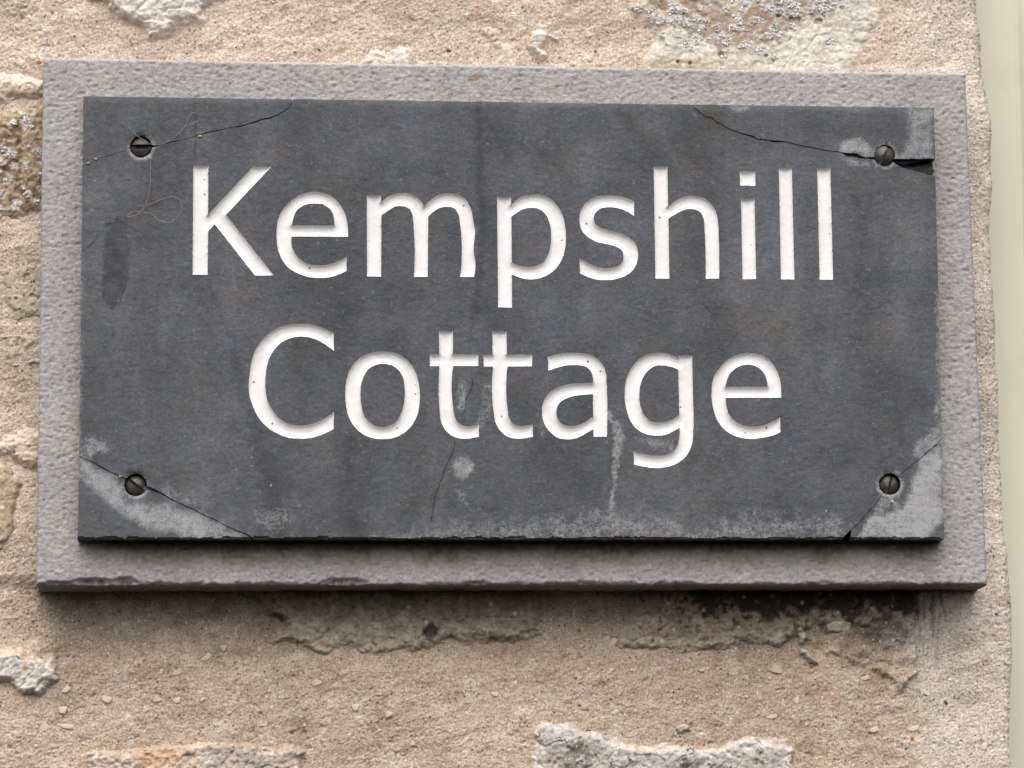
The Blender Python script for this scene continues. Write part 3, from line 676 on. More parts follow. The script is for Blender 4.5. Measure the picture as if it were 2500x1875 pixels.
# ---- name slate: outline, letters, cracks
def path(origin, scale, pts, step=3.2):
    """closed outline: points flagged 'c' are sharp corners, the others lie on a smooth curve"""
    P = np.array([(origin[0]+p[0]/scale, origin[1]+p[1]/scale) for p in pts]); cor = [len(p) > 2 for p in pts]
    n = len(P); out = []
    def tangent(i):
        a, b, c = P[(i-1) % n], P[i], P[(i+1) % n]
        d0, d1 = np.linalg.norm(b-a), np.linalg.norm(c-b)
        return ((b-a)/d0*d1+(c-b)/d1*d0)/(d0+d1)
    for i in range(n):
        j = (i+1) % n; a, b = P[i], P[j]; L = np.linalg.norm(b-a)
        u = (b-a)/L; ta = None if cor[i] else tangent(i); tb = None if cor[j] else tangent(j)
        if ta is None and tb is None: ta = tb = u
        elif ta is None: ta = 2*(u@tb)*u-tb
        elif tb is None: tb = 2*(u@ta)*u-ta
        k = max(1, int(round(L/step))); t = np.arange(k)[:, None]/k
        h00 = 2*t**3-3*t**2+1; h10 = t**3-2*t**2+t; h01 = -2*t**3+3*t**2; h11 = t**3-t**2
        out.append(h00*a+h10*L*ta+h01*b+h11*L*tb)
    return np.concatenate(out)
c = 'c'
def box(o, s, q): return path(o, s, [(x, y, c) for x, y in q])
A1, B1, C1, D1, E1 = ((460, 390), 5.267), ((860, 450), 6.144), ((1190, 450), 5.53), ((1570, 390), 5.352), ((1790, 390), 5.35)
A2, B2, C2, D2 = ((590, 770), 4.809), ((1030, 790), 5.53), ((1310, 840), 5.185), ((1700, 840), 6.6375)
GLYPHS = [
 ('K', [box(*A1, [(63,75),(257,75),(252,708),(828,88),(1063,92),(483,706),(1095,1485),(855,1487),(337,826),(254,918),(246,1475),(55,1475)])]),
 ('e', [path(*A1, [(1325,985,c),(2052,988,c),(2045,830),(2000,660),(1925,545),(1800,445),(1650,412),(1500,425),(1380,480),(1260,580),(1170,720),(1135,880),(1135,1020),(1150,1140),(1200,1275),(1290,1390),(1420,1465),(1550,1507),(1680,1518),(1820,1508),(1940,1470),(2035,1428,c),(2033,1240,c),(1950,1290),(1850,1335),(1700,1357),(1580,1350),(1480,1310),(1400,1245),(1350,1165),(1325,1070)]),
        path(*A1, [(1330,843,c),(1875,848,c),(1868,740),(1835,650),(1780,600),(1710,568),(1620,562),(1530,570),(1450,605),(1390,655),(1350,745)])]),
 ('m', [path(*B1, [(218,160,c),(427,162,c),(432,270,c),(520,195),(620,148),(740,128),(850,135),(950,180),(1020,240),(1078,330,c),(1160,250),(1270,170),(1380,135),(1480,133),(1600,160),(1690,215),(1760,320),(1800,450),(1815,560),(1842,680),(1830,850),(1822,1000),(1848,1180),(1825,1385,c),(1618,1388,c),(1612,560),(1595,460),(1560,390),(1500,345),(1420,335),(1320,350),(1200,425),(1140,480,c),(1132,1382,c),(923,1385,c),(913,560),(900,450),(860,375),(800,335),(720,325),(640,335),(550,385),(437,462,c),(432,1382,c),(222,1380,c)])]),
 ('p', [path(*C1, [(130,167,c),(318,167,c),(320,275,c),(390,210),(470,160),(570,138),(670,132),(780,158),(880,220),(960,310),(1015,420),(1050,580),(1060,720),(1045,880),(1000,1020),(930,1125),(840,1205),(740,1255),(620,1280),(510,1275),(420,1250),(330,1212,c),(332,1660,c),(145,1658,c)]),
        path(*C1, [(325,430,c),(400,380),(480,335),(560,316),(650,318),(730,350),(790,410),(830,490),(852,580),(860,700),(850,840),(815,960),(760,1040),(690,1085),(600,1110),(500,1108),(410,1090),(328,1052,c)])]),
 ('s', [path(*C1, [(1980,230,c),(1980,425,c),(1880,365),(1770,322),(1640,308),(1530,325),(1460,380),(1435,460),(1455,530),(1520,580),(1650,622),(1790,660),(1910,715),(1990,790),(2028,890),(2030,1000),(2005,1090),(1940,1180),(1840,1245),(1720,1282),(1600,1292),(1480,1285),(1360,1250),(1250,1200,c),(1243,995,c),(1340,1050),(1440,1100),(1560,1130),(1660,1130),(1760,1105),(1820,1050),(1838,970),(1815,890),(1750,845),(1640,812),(1500,782),(1380,725),(1300,655),(1258,580),(1243,480),(1250,390),(1300,280),(1400,195),(1510,158),(1640,148),(1780,158),(1890,190)])]),
 ('h', [path(*D1, [(138,90,c),(317,90,c),(327,612,c),(390,560),(480,505),(570,477),(660,470),(760,487),(850,540),(920,620),(960,710),(980,830),(988,1000),(992,1550,c),(815,1553,c),(803,900),(795,790),(765,710),(715,660),(640,643),(570,645),(490,675),(400,725),(333,765,c),(343,1550,c),(162,1550,c)])]),
 ('i', [box(*E1, [(85,150),(287,150),(290,335),(92,335)]), box(*E1, [(102,510),(278,510),(299,1557),(122,1557)])]),
 ('l', [box(*E1, [(595,106),(765,106),(800,1562),(624,1560)])]),
 ('l', [box(*E1, [(1096,113),(1268,113),(1305,1563),(1130,1563)])]),
 ('C', [path(*A2, [(1080,212,c),(1083,415,c),(980,340),(880,285),(780,255),(680,248),(560,270),(450,330),(370,420),(320,510),(290,630),(277,780),(285,920),(315,1030),(380,1140),(470,1230),(580,1280),(690,1293),(820,1275),(950,1220),(1083,1128,c),(1080,1330,c),(950,1395),(820,1435),(690,1447),(560,1435),(430,1390),(300,1310),(200,1200),(130,1060),(90,930),(83,820),(95,680),(125,510),(165,400),(250,280),(360,185),(500,120),(640,102),(780,103),(900,130),(1000,170)])]),
 ('o', [path(*A2, [(1650,425),(1780,432),(1900,490),(2000,590),(2060,720),(2090,880),(2085,1060),(2050,1200),(1980,1310),(1880,1395),(1770,1440),(1650,1450),(1520,1435),(1400,1375),(1310,1285),(1250,1170),(1222,1020),(1218,860),(1240,720),(1300,590),(1390,495),(1510,440)]),
        path(*A2, [(1660,568),(1760,585),(1840,640),(1890,720),(1912,830),(1915,950),(1895,1080),(1850,1200),(1780,1275),(1690,1305),(1590,1302),(1500,1250),(1430,1160),(1405,1050),(1395,920),(1405,800),(1440,700),(1500,620),(1580,578)])]),
 ('t', [path(*B2, [(230,98,c),(417,98,c),(420,415,c),(760,418,c),(763,570,c),(423,570,c),(428,1170),(445,1260),(480,1325),(530,1365),(600,1383),(690,1375),(770,1352,c),(770,1525,c),(680,1545),(590,1552),(500,1545),(420,1520),(340,1460),(285,1385),(250,1280),(240,1170),(236,572,c),(108,572,c),(106,418,c),(236,415,c)])]),
 ('t', [path(*B2, [(953,103,c),(1143,103,c),(1147,420,c),(1488,418,c),(1488,575,c),(1157,577,c),(1160,1180),(1175,1270),(1210,1330),(1260,1370),(1330,1385),(1420,1375),(1495,1350,c),(1500,1525,c),(1400,1545),(1290,1552),(1200,1540),(1110,1495),(1040,1420),(990,1320),(970,1200),(962,577,c),(837,577,c),(833,425,c),(955,420,c)])]),
 ('a', [path(*C2, [(143,158,c),(240,130),(350,112),(480,108),(600,118),(700,145),(790,205),(850,285),(880,380),(887,500),(890,1170,c),(722,1172,c),(716,1072,c),(640,1120),(550,1170),(460,1200),(350,1202),(260,1180),(170,1110),(105,1020),(70,890),(75,780),(110,680),(190,595),(300,535),(420,508),(550,495),(715,492,c),(712,420),(690,350),(640,295),(570,270),(480,265),(380,270),(270,295),(150,335,c)]),
        path(*C2, [(715,632,c),(600,640),(480,655),(370,690),(290,745),(252,830),(258,920),(300,990),(370,1030),(450,1037),(550,1015),(640,970),(715,915,c)])]),
 ('g', [path(*C2, [(1797,142,c),(1968,145,c),(1978,600),(1985,1080),(1970,1250),(1920,1380),(1830,1475),(1720,1535),(1600,1562),(1480,1567),(1360,1550),(1235,1525,c),(1225,1350,c),(1320,1380),(1430,1405),(1550,1412),(1650,1395),(1740,1350),(1790,1270),(1808,1170),(1808,1052,c),(1720,1110),(1620,1150),(1510,1157),(1390,1140),(1280,1080),(1200,990),(1145,860),(1118,700),(1120,540),(1145,420),(1210,290),(1310,180),(1420,125),(1540,108),(1650,120),(1790,175,c)]),
        path(*C2, [(1795,325,c),(1700,285),(1600,268),(1500,278),(1410,335),(1345,430),(1310,540),(1303,680),(1325,820),(1380,920),(1460,980),(1560,993),(1660,975),(1750,930),(1806,890,c)])]),
 ('e', [path(*D2, [(475,868,c),(1375,865,c),(1372,700),(1350,550),(1290,400),(1190,265),(1070,185),(940,148),(800,145),(650,180),(500,260),(380,380),(300,500),(258,640),(247,780),(258,950),(290,1100),(350,1250),(450,1375),(580,1465),(740,1520),(900,1535),(1080,1515),(1220,1485),(1365,1425,c),(1358,1182,c),(1230,1255),(1080,1315),(930,1335),(790,1322),(680,1280),(590,1215),(520,1110),(485,990)]),
        path(*D2, [(475,692,c),(1155,692,c),(1140,580),(1095,470),(1020,390),(930,345),(830,332),(720,350),(620,405),(550,470),(500,570)])]),
]
def inside(x, y, loops):
    ins = np.zeros(x.shape, bool)
    for P in loops:
        Q = np.roll(P, -1, 0)
        for (ax, ay), (bx, by) in zip(P, Q):
            if ay == by: continue
            ins ^= ((ay > y) != (by > y)) & (x < (bx-ax)*(y-ay)/(by-ay)+ax)
    return ins
def dense(pl, step=5.0, wob=0.0, seed=0, period=16):
    out = []
    for a, b in zip(pl[:-1], pl[1:]):
        a, b = np.array(a, float), np.array(b, float); k = max(1, int(np.hypot(*(b-a))/step))
        out.append(a+(b-a)*(np.arange(k)[:, None]/k))
    out = np.concatenate(out+[np.array([pl[-1]], float)])
    if wob:
        t = np.arange(len(out))*step; out[:, 1] += wob*fbm(t, t*0+3, period, 3, seed); out[:, 0] += 0.6*wob*fbm(t, t*0+11, period, 3, seed+5)
    return out
SL = dict(tl=(204, 234), tr=(2280, 263), br=(2306, 1316), bl=(190, 1315))
def gap(upper, lower):           # closed sliver between the two sides of a crack
    return np.concatenate([upper, lower[::-1]])
def zoomA(pts, o=(0, 0)): return [(o[0]+x/2.6523, o[1]+y/2.6523) for x, y in pts]
# crack lines: centre points with gap width in pixels
CR = {
 'tl': [(196,406,1.0),(204,403,1.2),(228,391,1.2),(279,375,1.4),(303,368,1.6),(320,366,2),(344,360,5),(368,356,5.5),(392,353.5,3.2),(415,347,2.0),(441,343,2.0),(475,333,2.0),(509,323,2.4),(535,317,2.6),(558,313,2.2),(584,308,2.6),(611,300.5,3.2),(637,292,3.4),(660,288,3.2),(675,281,2.6),(694,272,2.3),(709,260,1.9),(713,249,1.6),(716,238,1.4)],
 'tr': [(1690,258,.8),(1703,270,.9),(1722,284,1.0),(1738,288,1.2),(1752,299,.7),(1772,310,.8),(1800,322,1.1),(1815,327,2.4),(1838,333,2.4),(1850,340,1.0),(1864,341,2.2),(1890,345,3.6),(1915,345.5,1.5),(1950,354,.8),(1990,362,.8),(2030,369,.9),(2055,373,2),(2068,377,7),(2090,380,9),(2108,385,3),(2130,386,4),(2160,388,10),(2184,392,8),(2200,398,20),(2225,402,27),(2250,405,34),(2275,407,39),(2290,408,42)],
 'bl': [(184,1109,1.2),(191,1112,1.4),(225,1128,1.4),(260,1147,1.5),(290,1161,1.7),(308,1169,3),(331,1181,6),(356,1190,10),(372,1195,8),(390,1203,2.6),(420,1219,1.6),(450,1234,1.6),(486,1251,1.7),(520,1267,1.7),(560,1287,1.7),(600,1304,2),(614,1312,2),(620,1322,3)],
 'br': [(2316,1060,6),(2304,1071,5),(2292,1082,2.4),(2270,1098,1.2),(2247,1118,1.2),(2225,1136,.7),(2209,1149,.7),(2173,1181,2),(2140,1226,.8),(2122,1247,.9),(2105,1268,1.3),(2088,1284,1.6),(2078,1294,2.6),(2074,1302,10),(2070,1312,17),(2066,1326,20)],
}
GAPS = {}
for k, q in CR.items():
    q = np.array(q, float); mid = dense([tuple(p[:2]) for p in q], 5.0)
    s = np.concatenate([[0], np.cumsum(np.hypot(*np.diff(q[:, :2], axis=0).T))]); sm = np.concatenate([[0], np.cumsum(np.hypot(*np.diff(mid, axis=0).T))])
    wd = np.interp(sm, s, q[:, 2]); t = np.gradient(mid, axis=0); t /= np.linalg.norm(t, axis=1)[:, None]; nrm = np.stack([t[:, 1], -t[:, 0]], -1)
    j1 = fbm(sm, sm*0+1, 22, 3, 401+len(k)); j2 = fbm(sm, sm*0+8, 22, 3, 405+ord(k[0]))
    amp = 0.9*smooth(.5, 2.0, wd)*(1+0.10*wd.clip(0, 10))
    com = 1.1*fbm(sm, sm*0+4, 30, 3, 409+ord(k[1]))
    up = mid+nrm*(wd/2+amp*j1*0.8+com)[:, None]; lw = mid-nrm*(np.maximum(wd/2+amp*j2*0.8, 0.25-wd/2)-com)[:, None]
    GAPS[k] = (up, lw)
def build_name_slate():
    verts, edges = [], []
    def add_loop(P, closed=True):
        b = len(verts); verts.extend(map(tuple, P)); n = len(P)
        edges.extend((b+i, b+i+1) for i in range(n-1))
        if closed: edges.append((b+n-1, b))
    # outline with a ragged lower edge
    top = dense([SL['tl'], SL['tr']], 6, 0.7, 451, 40); rgt = dense([SL['tr'], SL['br']], 6, 1.0, 453, 50)
    bot = dense([SL['br'], SL['bl']], 4, 1.3, 455, 22); lft = dense([SL['bl'], SL['tl']], 6, 0.9, 457, 60)
    outl = np.concatenate([top[:-1], rgt[:-1], bot[:-1], lft[:-1]]); add_loop(outl)
    for up, lw in GAPS.values(): add_loop(gap(up, lw))
    HOLES = [(344, 357, 27.0), (2160, 379, 25.5), (331, 1183, 27.5), (2173, 1181, 26.5)]
    holes = []
    for (x, y, r) in HOLES:
        t = np.linspace(0, 2*math.pi, 56, endpoint=False); rr = r+0.8*fbm(t*10, t*0+x, 6, 2, 461)
        holes.append(np.stack([x+rr*np.cos(t), y+rr*np.sin(t)], -1)); add_loop(holes[-1])
        for k in (4, 9): verts.extend(map(tuple, np.stack([x+(r+k)*np.cos(t), y+(r+k)*np.sin(t)], -1)))
    rl = np.random.default_rng(31); glyphs = []
    for gi, (ch, loops) in enumerate(GLYPHS):
        L2 = []
        for P in loops:
            n = len(P); t = np.arange(n)*3.2
            P = P+np.stack([fbm(t, t*0+gi, 9, 2, 471), fbm(t, t*0+gi, 9, 2, 475)], -1)*0.38
            tg = np.roll(P, -1, 0)-np.roll(P, 1, 0); tg /= np.linalg.norm(tg, axis=1)[:, None]+1e-9
            nick = np.where(rl.random(n) < 0.05, rl.uniform(-1.3, 1.3, n), 0); P = P+np.stack([-tg[:, 1], tg[:, 0]], -1)*nick[:, None]
            L2.append(P); add_loop(P)
        glyphs.append((ch, L2))
        lo = np.min([p.min(0) for p in L2], 0); hi = np.max([p.max(0) for p in L2], 0)
        for off in (1.3, 3.2, 6.0):
            for P in L2:
                tg = np.roll(P, -1, 0)-np.roll(P, 1, 0); tg /= np.linalg.norm(tg, axis=1)[:, None]+1e-9
                for sgn in (1, -1):
                    Q = P+sgn*off*np.stack([-tg[:, 1], tg[:, 0]], -1)
                    ok = inside(Q[:, 0], Q[:, 1], L2)
                    d = np.min([linedist(Q[:, 0], Q[:, 1], np.vstack([p, p[:1]])) for p in L2], 0)
                    verts.extend(map(tuple, Q[ok & (d > off*0.9)]))
        gx, gy = np.meshgrid(np.arange(lo[0], hi[0], 4.0), np.arange(lo[1], hi[1], 4.0)); gx = gx.ravel()+rl.uniform(-.8, .8, gx.size); gy = gy.ravel()+rl.uniform(-.8, .8, gy.size)
        ok = inside(gx, gy, L2); gx, gy = gx[ok], gy[ok]
        d = np.min([linedist(gx, gy, np.vstack([p, p[:1]])) for p in L2], 0); ok = d > 7.5
        verts.extend(zip(gx[ok], gy[ok]))
    # hairline fractures: a narrow groove each
    HAIR = [[(1111,1070),(1110,1089),(1103,1111),(1093,1130),(1082,1157),(1071,1187),(1061,1213),(1056,1250),(1050,1290)], [(1150,912),(1155,935),(1149,953),(1138,976),(1137,998),(1130,1011),(1122,1013),(1115,1020)],
            [(202,611),(219,600),(234,584),(241,566)], [(314,690),(298,720),(290,749),(275,763)], [(1707,732),(1723,748),(1738,765),(1756,771)], [(2196,661),(2202,672),(2215,683)],
            [(476,252),(478,300),(477,345),(474,395)], [(1160,780),(1152,800),(1146,830)], [(276,790),(278,812),(274,836)], [(1548,392),(1580,420),(1592,432)]]
    HW = [.75, .7, .6, .5, .5, .4, .35, .3, .3, .3]
    hv = []
    for hl, wv in zip(HAIR, HW):
        m = dense(hl, 4.5, 1.0, 481, 14); t = np.gradient(m, axis=0); t /= np.linalg.norm(t, axis=1)[:, None]; n = np.stack([t[:, 1], -t[:, 0]], -1)
        tp = np.minimum(1, np.minimum(np.arange(len(m)), np.arange(len(m))[::-1])/5.0+.04)[:, None]
        for s in (-1, 0, 1): add_loop(m+n*s*wv*tp, False)
        hv.append(m)
    FLAKE = np.array([(256,548),(285,538),(312,545),(320,625),(316,662),(313,693),(294,734),(290,749),(275,763),(260,753),(249,719),(252,662)], float)
    FL = dense(list(map(tuple, FLAKE))+[tuple(FLAKE[0])], 5, 1.6, 491, 18)[:-1]; add_loop(FL)
    gx, gy = np.meshgrid(np.arange(196, 2312, 9.0), np.arange(230, 1318, 9.0)); gx = gx+((np.arange(gx.shape[0]) % 2)*4.5)[:, None]
    gx = gx.ravel()+rl.uniform(-2.2, 2.2, gx.size); gy = gy.ravel()+rl.uniform(-2.2, 2.2, gy.size)
    ok = (sdf(gx, gy, outl[::3]) > 5) & ~np.any([inside(gx, gy, g[1]) for g in glyphs], axis=0)
    verts.extend(zip(gx[ok], gy[ok]))
    for k in (2.0, 4.5, 7.5, 11.0):
        xx = np.arange(198, 2300, 4.0); verts.extend(zip(xx+rl.uniform(-1, 1, len(xx)), np.full(len(xx), 1315.5-k)))
    res = delaunay_2d_cdt([Vector(v) for v in verts], edges, [], 0, 1e-4, False)
    V2 = np.array([tuple(v) for v in res[0]]); T = np.array([tuple(t) for t in res[2]])
    ctr = V2[T].mean(1); x, y = ctr[:, 0], ctr[:, 1]
    kind = np.full(len(T), -1); kind[inside(x, y, [outl])] = 0
    cr = {k: np.array(q)[:, :2] for k, q in CR.items()}
    corner = {'tl': np.vstack([cr['tl'], [(716, 180), (150, 180), (150, 406)]]), 'tr': np.vstack([cr['tr'], [(2400, 408), (2400, 180), (1690, 180)]]),
              'bl': np.vstack([cr['bl'], [(620, 1400), (120, 1400), (120, 1109)]]), 'br': np.vstack([cr['br'], [(2066, 1400), (2400, 1400), (2400, 1060)]])}
    inpl = kind == 0
    for i, k in enumerate(('tl', 'tr', 'bl', 'br')):
        kind[inpl & inside(x, y, [corner[k]])] = i+1
    for up, lw in GAPS.values(): kind[inside(x, y, [gap(up, lw)]) & inpl] = -1
    for gi, (ch, L2) in enumerate(glyphs): kind[inside(x, y, L2) & inpl] = 100+gi
    for hq in holes: kind[inside(x, y, [hq])] = -1
    # ---- relief of the face
    X, Y = V2[:, 0], V2[:, 1]; a = math.radians(20); ux = X*math.cos(a)-Y*math.sin(a); uy = X*math.sin(a)+Y*math.cos(a)
    h = 0.00016*fbm(X, Y, 380, 2, 501)+0.00007*fbm(ux/2, uy, 60, 3, 503)
    flk = smooth(-1, 2, sdf(X, Y, FL)); h = h-0.00035*flk
    for m, wv in zip(hv, HW): h = h-0.0006*(linedist(X, Y, m[3:-3] if len(m) > 9 else m[2:-2]) < 0.12)
    botY = np.interp(X, [190, 2306], [1315, 1316]); dB = botY-Y; chip = np.zeros(len(X)); rr = np.random.default_rng(78); cx = 195
    while cx < 2305:
        wd = rr.uniform(7, 24); hh = rr.uniform(1.0, 5.5)
        e = 1-np.hypot((X-cx)/wd, np.maximum(dB, 0)/hh); chip = np.maximum(chip, np.where(e > 0, .4+.6*np.clip(e*2, 0, 1), 0)); cx += wd*rr.uniform(.8, 1.9)
    h = h-0.0010*chip
    dE = -sdf(X, Y, [(SL['tl'][0]+3, SL['tl'][1]+3), (SL['tr'][0]-3, SL['tr'][1]+3), (SL['br'][0]-3, 1400), (SL['bl'][0]+3, 1400)]); h = h-0.0005*smooth(-3, 3, dE)
    for (hx, hy, r), cs in zip(HOLES, (1, .4, 1, .7)):
        q = np.hypot(X-hx, Y-hy)-r; h = h-0.0009*cs*smooth(7, 0, q+1.5*fbm(X, Y, 12, 2, 505))
    # ---- wear map
    def soft(poly, wv, amt): return amt*smooth(-wv, wv, sdf(X, Y, poly)+0.7*wv*fbm(X, Y, 36, 4, 511))
    bloom = np.zeros(len(X))
    for poly, wv, amt in (
        ([(193,1118),(290,1165),(318,1232),(372,1228),(480,1252),(592,1308),(520,1314),(420,1302),(330,1278),(290,1244),(230,1200),(205,1172)], 19, .84),
        ([(2302,1078),(2247,1122),(2228,1180),(2205,1236),(2160,1258),(2122,1264),(2092,1312),(2262,1312),(2303,1270)], 11, 1.0),
        ([(2300,1030),(2285,1040),(2240,1075),(2225,1118),(2247,1118),(2300,1076)], 9, .62),
        ([(2215,262),(2282,262),(2282,388),(2200,384),(2220,345),(2214,300)], 16, .60), ([(2045,346),(2100,338),(2128,365),(2128,384),(2055,372)], 13, .78), ([(2060,384),(2110,394),(2140,408),(2080,406)], 9, .62),
        ([(2186,374),(2280,378),(2280,386),(2190,390)], 5, .6), ([(1780,258),(1840,260),(1825,275),(1795,274)], 8, .5), ([(1848,326),(1868,326),(1866,336),(1852,336)], 5, .7),
        ([(1105,1118),(1160,1122),(1158,1155),(1128,1170),(1108,1155)], 13, .72), ([(1110,1190),(1140,1200),(1140,1225),(1120,1222)], 10, .42), ([(1480,1000),(1495,1005),(1495,1030),(1482,1025)], 6, .62),
        ([(205,1060),(250,1060),(262,1100),(215,1118)], 15, .62), ([(2284,715),(2300,720),(2304,1080),(2285,1060)], 5, .50), ([(185,620),(205,620),(200,1100),(185,1100)], 8, .42),
        ([(1118,925),(1140,930),(1138,1000),(1115,1005)], 10, .42), ([(1180,935),(1205,930),(1205,1010),(1160,1050)], 10, .34), ([(1310,1000),(1330,1010),(1340,1060),(1312,1070)], 12, .3),
        ([(1550,1070),(1640,1075),(1650,1100),(1590,1105)], 12, .36), ([(2150,1215),(2200,1222),(2150,1258),(2135,1240)], 10, .5), ([(1000,1290),(1300,1262),(1500,1240),(1560,1250),(1700,1275),(1860,1250),(2060,1262),(2070,1330),(900,1330)], 40, .38),
        ([(620,1230),(720,1235),(700,1300),(610,1290)], 22, .36), ([(350,1180),(420,1190),(520,1240),(440,1230)], 16, .42)):
        bloom = np.maximum(bloom, soft(poly, wv, amt))
    st = [(1507,1034),(1511,1055),(1509,1080),(1504,1120),(1501,1160),(1496,1210),(1490,1262)]
    wst = np.interp(Y, [1030, 1050, 1085, 1120, 1250], [9, 17, 15, 8, 6]); bloom = np.maximum(bloom, 0.62*smooth(1.35, .3, linedist(X, Y, st)/wst+.25*fbm(X, Y, 10, 3, 513)))
    for (hx, hy, r), q in zip(HOLES, (.55, .55, .5, .6)):
        bloom = np.maximum(bloom, q*smooth(13, 2, np.hypot(X-hx, Y-hy)-r+4*fbm(X, Y, 14, 3, 515)))
    dark = .85*flk*smooth(500, 590, Y+40*fbm(X, Y, 40, 3, 519))*(.85+.3*fbm(X, Y, 50, 3, 520))
    for ln, wv, amt in (([(1168,256),(1170,420),(1180,560),(1168,680),(1158,780)], 13, .6), ([(505,690),(545,780),(580,860),(600,930)], 9, .30), ([(630,1060),(655,1160),(690,1290)], 38, .55), ([(560,860),(600,980),(640,1090)], 24, .42), ([(1060,1200),(1050,1290)], 10, .3), ([(1520,280),(1580,350),(1640,430)], 30, .35), ([(1745,560),(1735,700),(1752,780)], 20, .22), ([(1680,520),(1720,740)], 14, .2), ([(860,1090),(850,1200),(870,1300)], 34, .5)):
        dark = np.maximum(dark, amt*smooth(wv, wv*.2, linedist(X, Y, ln)+wv*.45*fbm(X, Y, 30, 4, 517)))
    for m in hv: dark = np.maximum(dark, .3*smooth(3.0, .6, linedist(X, Y, m)))
    dirt = .2*(chip > .3)
    wear = np.clip(np.stack([bloom*(1-.75*flk), dark, dirt], -1), 0, 1)
    TH = {0: (0, 0), 1: (-.00035, 1), 2: (.0003, 2), 3: (-.0003, 3), 4: (-.0002, 4)}
    P0 = at(X, Y, Y_FACE)
    roots = {}
    def piece(kid, name, label, parent):
        F = T[kind == kid]; lift = TH[kid][0]
        V = P0.copy(); V[:, 1] = Y_FACE-h-lift
        V, F, W, xy = compact(V, F, wear, V2)
        # orientation: faces look towards -Y
        n = np.cross(V[F[:, 1]]-V[F[:, 0]], V[F[:, 2]]-V[F[:, 0]])[:, 1]; F[n > 0] = F[n > 0][:, ::-1]
        E = np.concatenate([F[:, [0, 1]], F[:, [1, 2]], F[:, [2, 0]]]); key = np.sort(E, 1); _, inv, cnt = np.unique(key, axis=0, return_inverse=True, return_counts=True)
        bd = E[cnt[inv.ravel()] == 1]
        mid = (xy[bd[:, 0]]+xy[bd[:, 1]])/2; dg = np.full(len(mid), 1e9)
        if kid == 0:
            for ch, L2 in glyphs:
                for Pp in L2:
                    lo, hi = Pp.min(0)-5, Pp.max(0)+5; m = ((mid > lo) & (mid < hi)).all(1)
                    if m.any(): dg[m] = np.minimum(dg[m], linedist(mid[m, 0], mid[m, 1], np.vstack([Pp, Pp[:1]])))
        bd = bd[dg > 0.7]
        bv = np.unique(bd); mp = {int(v): i for i, v in enumerate(bv)}; base = len(V); NV = [V]; NW = [W]; prev = {int(v): int(v) for v in bv}; FF = [F]
        for k, t in enumerate((0.12, 0.4, 0.7, 1.0)):
            q = V[bv].copy(); y0 = q[:, 1]; q[:, 1] = y0+(Y_BACK+0.0003-y0)*t
            q[:, 0] += 0.00022*fbm(xy[bv, 0], xy[bv, 1], 14, 2, 521+k); q[:, 2] += 0.00025*fbm(xy[bv, 0], xy[bv, 1], 14, 2, 531+k)
            ww = np.zeros((len(bv), 3)); ww[:, 2] = .45; NV.append(q); NW.append(ww)
            cur = {int(v): base+k*len(bv)+i for i, v in enumerate(bv)}
            aa = np.array([prev[int(v)] for v in bd[:, 0]]); ab = np.array([prev[int(v)] for v in bd[:, 1]]); ca = np.array([cur[int(v)] for v in bd[:, 0]]); cb = np.array([cur[int(v)] for v in bd[:, 1]])
            FF += [np.stack([ab, aa, ca], -1), np.stack([ab, ca, cb], -1)]; prev = cur
        me = mesh(name, np.concatenate(NV), np.concatenate(FF), M_SLATE, True, {'wear': np.concatenate(NW)})
        me.set_sharp_from_angle(angle=math.radians(38))
        return link(name, me, parent, label)
    slate = piece(0, 'name_slate', 'dark slate name plate with carved white lettering', sign)
    for kid, lab in ((1, 'cracked upper left corner piece of the dark slate'), (2, 'broken upper right corner piece with a gaping crack beneath'),
                     (3, 'cracked lower left corner piece with pale bloom'), (4, 'pale bleached lower right corner piece')):
        piece(kid, 'broken_corner', lab, slate)
    for gi, (ch, L2) in enumerate(glyphs):
        F = T[kind == 100+gi]; V = P0.copy(); V, F, xy, hh = compact(V, F, V2, h)
        d = np.min([linedist(xy[:, 0], xy[:, 1], np.vstack([p, p[:1]])) for p in L2], 0)
        q = np.clip(d/7.0, 0, 1); dep = 7.5*PX*(1-(1-q)**2.6)+1.5*PX*smooth(5, 17, d)
        V[:, 1] = Y_FACE-hh+dep+0.00004*fbm(xy[:, 0], xy[:, 1], 12, 2, 541)*(d > 1)
        n = np.cross(V[F[:, 1]]-V[F[:, 0]], V[F[:, 2]]-V[F[:, 0]])[:, 1]; F[n > 0] = F[n > 0][:, ::-1]
        case = 'capital' if ch.isupper() else 'small'
        link('letter', mesh('letter', V, F, M_PAINT, True), slate, 'white painted carved %s letter %s' % (case, ch))
    # dark split layers left standing inside the gaping crack at the right
    for poly, dy, seed in (([(2176,392),(2200,400),(2222,406),(2246,414),(2276,396),(2281,420),(2277,426),(2250,423),(2215,414),(2190,403)], .0042, 1), ([(2170,388),(2200,384),(2240,385),(2281,381),(2281,388),(2240,394),(2205,402),(2186,396)], .0022, 2), ([(2055,371),(2085,376),(2108,384),(2112,392),(2085,390),(2060,380)], .0014, 3), ([(1808,322),(1835,328),(1850,338),(1868,338),(1895,342),(1912,346),(1890,351),(1865,346),(1835,338),(1812,331)], .0010, 4), ([(350,1186),(376,1192),(392,1202),(392,1208),(365,1204),(350,1196)], .0014, 5)):
        pts = dense(poly+[poly[0]], 4, .8, 551+seed, 12)[:-1]; n = len(pts)
        f0 = at(pts[:, 0], pts[:, 1], Y_FACE+dy); f0[:, 1] += 0.0004*fbm(pts[:, 0], pts[:, 1], 14, 2, 561)
        b0 = f0.copy(); b0[:, 1] = Y_BACK+.0004; cpt = f0.mean(0)[None]
        V = np.concatenate([f0, b0, cpt]); i = np.arange(n); j = np.roll(i, -1)
